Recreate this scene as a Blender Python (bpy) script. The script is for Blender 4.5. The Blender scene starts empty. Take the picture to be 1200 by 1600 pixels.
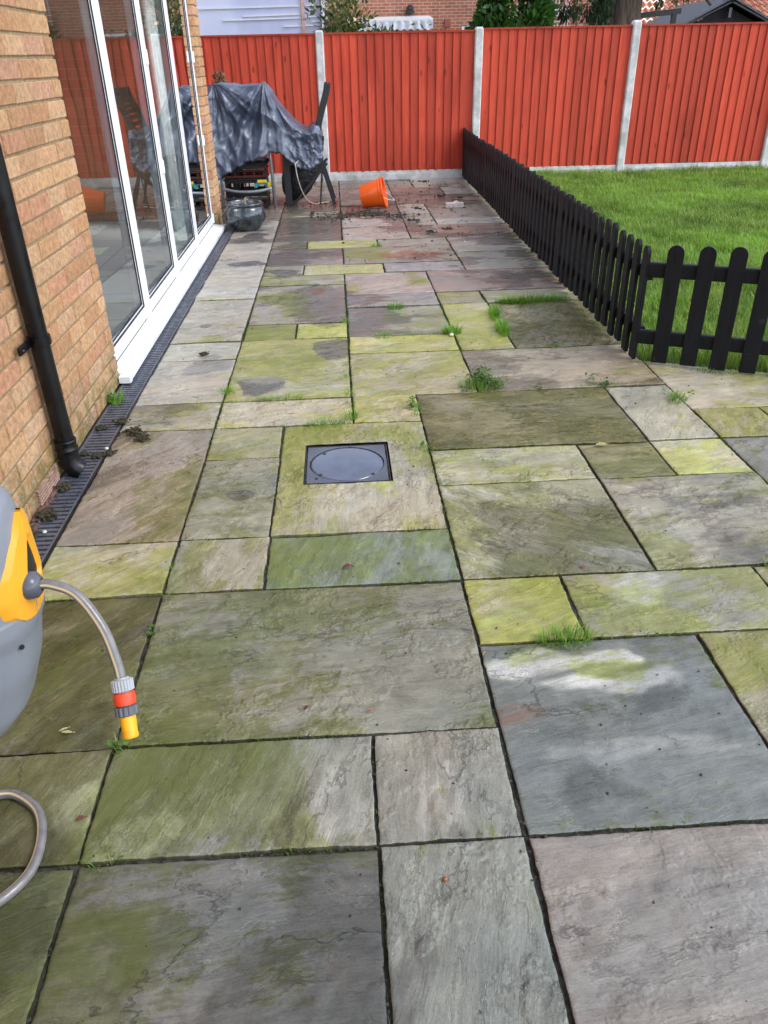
import bpy, bmesh, math, random
import numpy as np
from mathutils import Vector, Matrix
random.seed(7); rng = np.random.default_rng(11)
scene = bpy.context.scene
COL = scene.collection
R = math.radians

# ------------------------------------------------------------------ camera
CR = Vector((0.99863, -0.05887, -0.01931)).normalized()      # right
CF = Vector((0.04079, 0.86093, -0.50711)).normalized()       # forward
CU = CR.cross(CF).normalized(); CR = CF.cross(CU).normalized()
cam = bpy.data.cameras.new('camera'); camo = bpy.data.objects.new('camera', cam); COL.objects.link(camo)
M = Matrix.Identity(4)
for a, v in enumerate((CR, CU, -CF)):
    for b in range(3): M[b][a] = v[b]
M.translation = Vector((0.587, -1.026, 1.399))
camo.matrix_world = M
cam.sensor_fit = 'HORIZONTAL'; cam.sensor_width = 36; cam.lens = 1211.87/1200*36
cam.clip_start = 0.02; cam.clip_end = 500
scene.camera = camo
# ------------------------------------------------------------------ light
SUN_EL, SUN_AZ = 50.0, 112.0        # azimuth measured from +Y towards +X
w = bpy.data.worlds.new('World'); scene.world = w; w.use_nodes = True
nt = w.node_tree; nt.nodes.clear()
sky = nt.nodes.new('ShaderNodeTexSky'); sky.sky_type = 'NISHITA'; sky.sun_disc = False
sky.sun_elevation = R(SUN_EL); sky.sun_rotation = R(SUN_AZ)
sky.air_density = 1.0; sky.dust_density = 1.2; sky.ozone_density = 1.0
hs = nt.nodes.new('ShaderNodeHueSaturation'); hs.inputs['Saturation'].default_value = 0.62; hs.inputs['Value'].default_value = 1.25
bg = nt.nodes.new('ShaderNodeBackground'); bg.inputs['Strength'].default_value = 0.125
wo = nt.nodes.new('ShaderNodeOutputWorld')
# soft broken cloud cover: noise in direction space brightens / dims the sky
tc = nt.nodes.new('ShaderNodeTexCoord'); cn = nt.nodes.new('ShaderNodeTexNoise'); cn.inputs['Scale'].default_value = 2.2; cn.inputs['Detail'].default_value = 4
cm = nt.nodes.new('ShaderNodeMapRange'); cm.inputs['From Min'].default_value = .3; cm.inputs['From Max'].default_value = .7; cm.inputs['To Min'].default_value = .75; cm.inputs['To Max'].default_value = 1.35
mx = nt.nodes.new('ShaderNodeVectorMath'); mx.operation = 'SCALE'
nt.links.new(tc.outputs['Generated'], cn.inputs['Vector']); nt.links.new(cn.outputs['Fac'], cm.inputs['Value'])
nt.links.new(sky.outputs[0], hs.inputs['Color']); nt.links.new(hs.outputs[0], mx.inputs[0]); nt.links.new(cm.outputs[0], mx.inputs['Scale'])
sz_ = nt.nodes.new('ShaderNodeSeparateXYZ'); hz = nt.nodes.new('ShaderNodeMapRange'); hz.inputs['From Min'].default_value = 0.0; hz.inputs['From Max'].default_value = .65; hz.inputs['To Min'].default_value = 1.65; hz.inputs['To Max'].default_value = 1.0
mx2 = nt.nodes.new('ShaderNodeVectorMath'); mx2.operation = 'SCALE'
nt.links.new(tc.outputs['Generated'], sz_.inputs[0]); nt.links.new(sz_.outputs[2], hz.inputs['Value']); nt.links.new(mx.outputs[0], mx2.inputs[0]); nt.links.new(hz.outputs[0], mx2.inputs['Scale'])
nt.links.new(mx2.outputs[0], bg.inputs['Color']); nt.links.new(bg.outputs[0], wo.inputs[0])
sl = bpy.data.lights.new('sun', 'SUN'); sl.energy = 0.9; sl.angle = R(22); sl.color = (1, .98, .94)
so = bpy.data.objects.new('sun', sl); COL.objects.link(so)
so.rotation_euler = (R(90-SUN_EL), 0, R(180-SUN_AZ))
scene.view_settings.view_transform = 'Standard'; scene.view_settings.look = 'None'
scene.view_settings.exposure = 0.95; scene.view_settings.gamma = 1

# ------------------------------------------------------------------ colour + node helpers
def s2l(c):
    return tuple(((v/12.92) if v <= .04045 else ((v+.055)/1.055)**2.4) for v in [x/255 for x in c])
def col(r, g, b, k=1.0):
    c = s2l((r, g, b)); return (c[0]*k, c[1]*k, c[2]*k, 1)

class NT:
    def __init__(s, name):
        s.m = bpy.data.materials.new(name); s.m.use_nodes = True; s.t = s.m.node_tree; s.t.nodes.clear()
        s.out = s.t.nodes.new('ShaderNodeOutputMaterial')
    def n(s, ty, **k):
        o = s.t.nodes.new(ty)
        for a, b in k.items(): setattr(o, a, b)
        return o
    def put(s, inp, v):
        if v is None: return
        if isinstance(v, bpy.types.NodeSocket): s.t.links.new(v, inp)
        elif isinstance(v, (tuple, list)):
            v = tuple(v)
            if inp.type == 'RGBA' and len(v) == 3: v = v+(1,)
            if inp.type == 'VECTOR' and len(v) == 4: v = v[:3]
            inp.default_value = v
        else: inp.default_value = v
    def math(s, op, a, b=None, c=None, clamp=False):
        o = s.n('ShaderNodeMath', operation=op, use_clamp=clamp)
        for i, v in enumerate((a, b, c)):
            if v is not None: s.put(o.inputs[i], v)
        return o.outputs[0]
    def mix(s, f, a, b, mode='MIX'):
        o = s.n('ShaderNodeMix', data_type='RGBA', blend_type=mode)
        s.put(o.inputs[0], f); s.put(o.inputs[6], a); s.put(o.inputs[7], b)
        return o.outputs[2]
    def scale(s, v, k):
        o = s.n('ShaderNodeVectorMath', operation='SCALE'); s.put(o.inputs[0], v); s.put(o.inputs['Scale'], k); return o.outputs[0]
    def mapping(s, v, sc=(1, 1, 1), rot=(0, 0, 0), loc=(0, 0, 0)):
        o = s.n('ShaderNodeMapping'); s.put(o.inputs['Vector'], v); s.put(o.inputs['Scale'], sc); s.put(o.inputs['Rotation'], rot); s.put(o.inputs['Location'], loc)
        return o.outputs[0]
    def noise(s, v, sc, det=4, rough=.55, dist=0.0):
        o = s.n('ShaderNodeTexNoise'); s.put(o.inputs['Vector'], v); s.put(o.inputs['Scale'], sc)
        s.put(o.inputs['Detail'], det); s.put(o.inputs['Roughness'], rough); s.put(o.inputs['Distortion'], dist)
        return o.outputs['Fac']
    def vor(s, v, sc, feat='F1'):
        o = s.n('ShaderNodeTexVoronoi', feature=feat); s.put(o.inputs['Vector'], v); s.put(o.inputs['Scale'], sc)
        return o.outputs['Distance']
    def rng(s, v, a, b, c=0.0, d=1.0, smooth=True):
        o = s.n('ShaderNodeMapRange'); 
        if smooth: o.interpolation_type = 'SMOOTHSTEP'
        s.put(o.inputs['Value'], v); s.put(o.inputs['From Min'], a); s.put(o.inputs['From Max'], b); s.put(o.inputs['To Min'], c); s.put(o.inputs['To Max'], d)
        return o.outputs[0]
    def bump(s, h, dist, strength=1.0, nrm=None):
        o = s.n('ShaderNodeBump'); s.put(o.inputs['Height'], h); s.put(o.inputs['Distance'], dist); s.put(o.inputs['Strength'], strength)
        if nrm is not None: s.put(o.inputs['Normal'], nrm)
        return o.outputs[0]
    def attr(s, name):
        return s.n('ShaderNodeAttribute', attribute_name=name)
    def sep(s, c):
        o = s.n('ShaderNodeSeparateColor'); s.put(o.inputs[0], c); return o.outputs
    def pos(s):
        return s.n('ShaderNodeNewGeometry').outputs['Position']
    def obj(s):
        return s.n('ShaderNodeTexCoord').outputs['Object']
    def pri(s, base, rough=.5, metal=0.0, nrm=None, spec=None, coat=None, coatr=None, trans=None, sheen=None):
        o = s.n('ShaderNodeBsdfPrincipled'); s.put(o.inputs['Base Color'], base); s.put(o.inputs['Roughness'], rough); s.put(o.inputs['Metallic'], metal)
        if nrm is not None: s.put(o.inputs['Normal'], nrm)
        if spec is not None: s.put(o.inputs['Specular IOR Level'], spec)
        if coat is not None: s.put(o.inputs['Coat Weight'], coat)
        if coatr is not None: s.put(o.inputs['Coat Roughness'], coatr)
        if trans is not None: s.put(o.inputs['Transmission Weight'], trans)
        s.t.links.new(o.outputs[0], s.out.inputs[0]); return o
MATS = {}
def simple(name, c, rough=.5, metal=0, var=.15, vs=12, bs=60, bd=.0004, spec=None, coat=None, dirt=0.0, dirtc=(70, 62, 45)):
    if name in MATS: return MATS[name]
    t = NT(name); p = t.obj()
    n = t.noise(p, vs, 5); base = t.mix(t.rng(n, .3, .7), tuple(x*(1-var) for x in c[:3]), tuple(min(1, x*(1+var)) for x in c[:3]))
    if dirt > 0:
        base = t.mix(t.rng(t.noise(p, vs*.7, 6, .65), .62-dirt*.3, .8-dirt*.2, 0, .7), base, col(*dirtc)[:3])
    nb = t.bump(t.noise(p, bs, 4), bd)
    rr = t.rng(t.noise(p, vs*2, 4), .3, .7, max(0.02, rough-.07), min(1, rough+.1))
    t.pri(base, rr, metal, nb, spec, coat)
    MATS[name] = t.m; return t.m

# ------------------------------------------------------------------ object helpers
def tag(o, label=None, cat=None, group=None, kind=None):
    if label: o['label'] = label
    if cat: o['category'] = cat
    if group: o['group'] = group
    if kind: o['kind'] = kind
    return o
def empty(name, loc, label, cat, group=None, rz=0):
    o = bpy.data.objects.new(name, None); COL.objects.link(o); o.location = loc; o.rotation_euler = (0, 0, rz); o.empty_display_size = .1
    return tag(o, label, cat, group)
class MB:
    def __init__(s): s.v = []; s.f = []
    def add(s, vs, fs):
        b = len(s.v); s.v += [tuple(x) for x in vs]; s.f += [tuple(b+i for i in f) for f in fs]
    def box(s, c, sz, rot=None):
        hx, hy, hz = sz[0]/2, sz[1]/2, sz[2]/2; c = Vector(c)
        vs = [Vector((x, y, z)) for x in (-hx, hx) for y in (-hy, hy) for z in (-hz, hz)]
        if rot is not None:
            rm = rot if isinstance(rot, Matrix) else Matrix.Rotation(rot, 3, 'Z')
            vs = [rm @ v for v in vs]
        s.add([c+v for v in vs], [(0, 1, 3, 2), (4, 6, 7, 5), (0, 4, 5, 1), (2, 3, 7, 6), (0, 2, 6, 4), (1, 5, 7, 3)])
    def bar(s, a, b, w_, h_, up=(0, 0, 1)):
        a = Vector(a); b = Vector(b); d = (b-a).normalized(); u = Vector(up)
        if abs(d.dot(u)) > .98: u = Vector((1, 0, 0))
        x = d.cross(u).normalized()*w_/2; y = x.normalized().cross(d).normalized()*h_/2
        vs = [p+i*x+j*y for p in (a, b) for i, j in ((-1, -1), (1, -1), (1, 1), (-1, 1))]
        s.add(vs, [(3, 2, 1, 0), (4, 5, 6, 7), (0, 1, 5, 4), (1, 2, 6, 5), (2, 3, 7, 6), (3, 0, 4, 7)])
    def tube(s, pts, r, n=12, cap=True):
        pts = [Vector(p) for p in pts]; rr = r if isinstance(r, (list, tuple)) else [r]*len(pts)
        t0 = (pts[1]-pts[0]).normalized(); u = Vector((0, 0, 1)) if abs(t0.z) < .9 else Vector((1, 0, 0))
        x = t0.cross(u).normalized(); vs = []
        for i, p in enumerate(pts):
            t = (pts[min(i+1, len(pts)-1)]-pts[max(i-1, 0)]).normalized()
            x = (x-t*x.dot(t)).normalized(); y = t.cross(x)
            vs += [p+rr[i]*(math.cos(2*math.pi*k/n)*x+math.sin(2*math.pi*k/n)*y) for k in range(n)]
        fs = [(i*n+k, i*n+(k+1) % n, (i+1)*n+(k+1) % n, (i+1)*n+k) for i in range(len(pts)-1) for k in range(n)]
        if cap: fs += [tuple(range(n-1, -1, -1)), tuple((len(pts)-1)*n+k for k in range(n))]
        s.add(vs, fs)
    def lathe(s, prof, n=32, origin=(0, 0, 0), axis=None):
        vs = []
        for r_, z in prof: vs += [Vector((r_*math.cos(2*math.pi*k/n), r_*math.sin(2*math.pi*k/n), z)) for k in range(n)]
        if axis is not None:
            q = Vector((0, 0, 1)).rotation_difference(Vector(axis).normalized()); vs = [q @ v for v in vs]
        o = Vector(origin); vs = [v+o for v in vs]
        s.add(vs, [(i*n+k, i*n+(k+1) % n, (i+1)*n+(k+1) % n, (i+1)*n+k) for i in range(len(prof)-1) for k in range(n)])
    def prism(s, poly, z0, z1):   # poly: list of 2D pts in XY
        n = len(poly); vs = [(p[0], p[1], z0) for p in poly]+[(p[0], p[1], z1) for p in poly]
        s.add(vs, [tuple(range(n-1, -1, -1)), tuple(range(n, 2*n))]+[(i, (i+1) % n, n+(i+1) % n, n+i) for i in range(n)])
    def xf(s, m, start=0):
        for i in range(start, len(s.v)): s.v[i] = tuple(m @ Vector(s.v[i]))
    def build(s, name, mat, parent=None, smooth=False, bevel=0, seg=2, autos=None):
        me = bpy.data.meshes.new(name); me.from_pydata(s.v, [], s.f); me.update()
        bm = bmesh.new(); bm.from_mesh(me); bmesh.ops.recalc_face_normals(bm, faces=bm.faces); bm.to_mesh(me); bm.free()
        if smooth or autos:
            me.polygons.foreach_set('use_smooth', [True]*len(me.polygons))
        me.materials.append(mat)
        o = bpy.data.objects.new(name, me); COL.objects.link(o)
        if parent is not None:
            o.parent = parent
            loc = parent_world(parent); o.matrix_parent_inverse = loc.inverted()
        if bevel:
            b = o.modifiers.new('bevel', 'BEVEL'); b.width = bevel; b.segments = seg; b.limit_method = 'ANGLE'; b.angle_limit = R(40)
        if autos:
            try: me.set_sharp_from_angle(angle=R(autos))
            except Exception: pass
        return o
def parent_world(p):
    m = Matrix.Identity(4)
    while p is not None:
        m = p.matrix_parent_inverse @ p.matrix_basis @ m if p.parent else p.matrix_basis @ m
        p = p.parent
    return m
def mesh_np(name, V, F, mat, parent=None, smooth=False, attrs=None, uv=None):
    """V (n,3), F (m,k) constant-size faces"""
    me = bpy.data.meshes.new(name); k = F.shape[1]
    me.vertices.add(len(V)); me.vertices.foreach_set('co', np.ascontiguousarray(V, dtype=np.float32).ravel())
    me.loops.add(F.size); me.loops.foreach_set('vertex_index', np.ascontiguousarray(F, dtype=np.int32).ravel())
    me.polygons.add(len(F)); me.polygons.foreach_set('loop_start', np.arange(0, F.size, k, dtype=np.int32))
    me.polygons.foreach_set('loop_total', np.full(len(F), k, dtype=np.int32))
    me.update(calc_edges=True)
    me.polygons.foreach_set('use_smooth', np.full(len(F), bool(smooth)))
    for an, arr in (attrs or {}).items():
        a = me.attributes.new(an, 'FLOAT_COLOR', 'POINT'); a.data.foreach_set('color', np.ascontiguousarray(arr, dtype=np.float32).ravel())
    if uv is not None:
        l = me.uv_layers.new(name='grain'); l.data.foreach_set('uv', np.ascontiguousarray(uv[F.ravel()], dtype=np.float32).ravel())
    me.materials.append(mat)
    o = bpy.data.objects.new(name, me); COL.objects.link(o)
    if parent is not None:
        o.parent = parent; o.matrix_parent_inverse = parent_world(parent).inverted()
    return o

def _h(ix, iy, s):
    n = (ix.astype(np.int64)*374761393+iy.astype(np.int64)*668265263+s*1442695041) & 0xffffffff
    n = ((n ^ (n >> 13))*1274126177) & 0xffffffff
    return ((n ^ (n >> 16)) & 0xffff)/65535.0
def vnoise(x, y, s=0):
    ix = np.floor(x); iy = np.floor(y); fx = x-ix; fy = y-iy
    fx = fx*fx*(3-2*fx); fy = fy*fy*(3-2*fy)
    a = _h(ix, iy, s); b = _h(ix+1, iy, s); c = _h(ix, iy+1, s); d = _h(ix+1, iy+1, s)
    return (a*(1-fx)+b*fx)*(1-fy)+(c*(1-fx)+d*fx)*fy
def fbm(x, y, o=4, s=0):
    v = 0; a = .5; t = 0
    for i in range(o): v = v+a*vnoise(x, y, s+i*17); t += a; a *= .5; x = x*2.03+11.3; y = y*2.03+5.7
    return v/t

# ================================================================== GROUND
def ground_mat():
    t = NT('soil_ground'); p = t.pos()
    n = t.noise(p, 9, 8, .7); c = t.mix(t.rng(n, .35, .65), (.012, .011, .008), (.045, .038, .025))
    c = t.mix(t.rng(t.noise(p, 3, 4), .52, .66, 0, .55), c, (.03, .042, .012))
    t.pri(c, .9, 0, t.bump(t.noise(p, 120, 6, .7), .004)); return t.m
g = MB(); g.add([(-90, -60, -.035), (90, -60, -.035), (90, 140, -.035), (-90, 140, -.035)], [(0, 1, 2, 3)])
tag(g.build('ground', ground_mat()), 'dark soil ground under the paving', 'ground', kind='structure')

# ------------------------------------------------------------------ stone paving
def stone_mat():
    t = NT('riven_sandstone'); st = t.attr('stone'); mk = t.attr('mask'); ms = t.sep(mk.outputs['Color'])
    alg, wet, red, oliv = ms[0], ms[1], ms[2], mk.outputs['Alpha']
    uv = t.n('ShaderNodeUVMap', uv_map='grain').outputs[0]; p = t.pos()
    # riven layers: stretched, distorted noise cut in steps
    wv = t.n('ShaderNodeTexNoise'); t.put(wv.inputs['Vector'], uv); t.put(wv.inputs['Scale'], 2.4); t.put(wv.inputs['Detail'], 5)
    wo_ = t.n('ShaderNodeVectorMath', operation='MULTIPLY_ADD'); t.put(wo_.inputs[0], wv.outputs['Color']); wo_.inputs[1].default_value = (.11, .11, 0); t.put(wo_.inputs[2], uv)
    uw = wo_.outputs[0]
    g1 = t.mapping(uw, (1.0, 1.9, 1))
    cl_ = st.outputs['Alpha']
    def plates(hv, n_, gate):
        k = t.math('MULTIPLY', hv, n_); fl = t.math('FLOOR', k); fr = t.math('FRACT', k)
        tr_ = t.math('ADD', fl, t.rng(fr, .0, .06)); 
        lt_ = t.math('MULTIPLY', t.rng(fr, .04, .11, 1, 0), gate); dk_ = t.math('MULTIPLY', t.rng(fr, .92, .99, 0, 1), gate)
        return t.math('MULTIPLY', tr_, gate), lt_, dk_
    h1 = t.noise(t.mapping(uw, (1.0, 2.8, 1)), 1.15, 13, .66, .12); h2 = t.noise(t.mapping(uw, (1.0, 5.0, 1)), 2.4, 11, .70, .1)
    ga1 = t.math('MULTIPLY', t.rng(t.noise(uv, 2.1, 4, .6), .38, .50), t.rng(cl_, -.2, .4)); ga2 = t.math('MULTIPLY', t.rng(t.noise(uv, 3.4, 5, .65), .50, .58), t.rng(cl_, .35, .9))
    t1_, l1_, d1_ = plates(h1, 7.0, ga1); t2_, l2_, d2_ = plates(h2, 15.0, ga2)
    h3 = t.noise(t.mapping(uw, (1.0, 1.8, 1), (0, 0, .5)), .95, 12, .60, .1); cr3 = t.math('MULTIPLY', t.rng(t.math('ABSOLUTE', t.math('SUBTRACT', h3, .5)), .0012, .0042, .7, 0), t.rng(t.noise(uv, 1.9, 3), .48, .56))
    terr = t.math('ADD', t1_, t.math('MULTIPLY', t2_, .30)); terr = t.math('SUBTRACT', terr, t.math('MULTIPLY', cr3, 1.3))
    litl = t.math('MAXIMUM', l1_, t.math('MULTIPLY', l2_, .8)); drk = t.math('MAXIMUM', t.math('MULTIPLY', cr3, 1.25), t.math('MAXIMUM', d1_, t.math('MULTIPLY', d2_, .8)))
    g2 = t.mapping(uw, (1.0, 8.0, 1)); fine = t.math('ADD', t.math('MULTIPLY', t.noise(g2, 4.5, 10, .76, .1), .62), t.math('MULTIPLY', t.noise(t.mapping(uw, (1.0, 16.0, 1)), 11, 7, .8), .38))
    grit = t.noise(uv, 165, 5, .8)
    mott = t.noise(t.mapping(uw, (1, 1.5, 1)), 8.5, 11, .78, .1)
    blot = t.noise(uw, 2.2, 6, .6, .3)
    lowf = t.noise(g1, 1.1, 5, .55)
    base = st.outputs['Color']
    base = t.mix(t.rng(lowf, .42, .60, 0, .32), base, t.mix(1.0, base, (1.10, .95, .84), 'MULTIPLY'))
    base = t.mix(t.rng(t.noise(g1, 1.7, 6), .48, .62, 0, .55), base, t.mix(1.0, base, (.80, .90, .98), 'MULTIPLY'))
    v = t.math('ADD', t.math('ADD', -1.02, t.math('MULTIPLY', fine, 1.80)), t.math('MULTIPLY', mott, 1.55))
    v = t.math('ADD', v, t.math('MULTIPLY', blot, .72))
    v = t.math('ADD', v, t.math('MULTIPLY', t.math('SUBTRACT', grit, .5), 1.15)); v = t.math('MAXIMUM', v, .22)
    base = t.scale(base, v)
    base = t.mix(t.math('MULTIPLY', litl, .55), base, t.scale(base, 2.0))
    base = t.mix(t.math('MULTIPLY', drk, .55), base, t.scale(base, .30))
    fleck = t.math('MULTIPLY', t.rng(t.noise(g2, 13, 7, .8), .60, .68), t.rng(t.noise(uv, 3.3, 4), .44, .60))
    base = t.mix(t.math('MULTIPLY', fleck, .5), base, t.scale(base, 1.55))
    rm = t.rng(t.math('ADD', red, t.math('MULTIPLY', t.math('SUBTRACT', t.noise(g2, 3.5, 7, .65), .5), 1.0)), .3, .75)
    base = t.mix(rm, base, t.mix(1.0, base, (1.02, .62, .46), 'MULTIPLY'))
    # algae film: organic threshold over several scales
    an = t.math('ADD', t.math('MULTIPLY', t.math('SUBTRACT', t.noise(g1, 3.1, 13, .78, .2), .5), 3.2), t.math('MULTIPLY', t.math('SUBTRACT', t.noise(g2, 5, 8, .78), .5), 1.1))
    a = t.math('ADD', alg, an); am = t.math('MULTIPLY', t.rng(a, .32, .58), t.rng(t.math('ADD', t.noise(uv, 42, 7, .82), t.math('MULTIPLY', a, .18)), .46, .62, .28, 1.0))
    yel = t.mix(t.rng(t.noise(uv, 7, 8, .7), .38, .62), (.86, .95, .22), (.86, .92, .44))
    olv = t.mix(t.rng(t.noise(uv, 6, 9, .72), .42, .60), (.46, .52, .19), (.70, .74, .44))
    tint = t.mix(oliv, yel, olv)
    base = t.mix(t.math('MULTIPLY', am, .84), base, t.mix(1.0, base, tint, 'MULTIPLY'))
    hm = t.math('MULTIPLY', t.rng(t.math('ADD', a, t.math('MULTIPLY', t.math('SUBTRACT', t.noise(uv, 17, 8, .75), .5), 1.5)), .80, 1.25), .62)
    base = t.mix(hm, base, t.mix(oliv, (.20, .235, .018), (.060, .072, .012)))
    sp = t.rng(t.vor(uv, 15), .03, .07, 1, 0); sp = t.math('MULTIPLY', sp, t.rng(t.noise(uv, 6, 3), .54, .62))
    base = t.mix(t.math('MULTIPLY', sp, .75), base, (.02, .018, .014))
    sp2 = t.rng(t.noise(uv, 75, 4, .7), .63, .72, 0, .6); base = t.mix(sp2, base, t.scale(base, .40))
    wn = t.math('ADD', wet, t.math('MULTIPLY', t.math('SUBTRACT', t.noise(g1, 1.6, 8, .66, .4), .5), 1.1))
    wm = t.rng(wn, .37, .50)
    base = t.mix(wm, base, t.scale(base, .56))
    rough = t.math('ADD', t.rng(wm, 0, 1, .35, .10, False), t.math('MULTIPLY', t.math('SUBTRACT', mott, .5), .5))
    rough = t.math('ADD', rough, t.math('MULTIPLY', am, .10))
    hh = t.math('ADD', t.math('MULTIPLY', terr, .9), t.math('MULTIPLY', fine, 1.7))
    hh = t.math('ADD', hh, t.math('MULTIPLY', sp, -2.2))
    nb = t.bump(hh, .0025, .9); nb = t.bump(grit, .0009, .8, nb); nb = t.bump(t.noise(uw, 70, 8, .8), .0016, .7, nb)
    t.pri(base, rough, 0, nb, .5); return t.m
STONE = stone_mat()
MOD = .305
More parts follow.
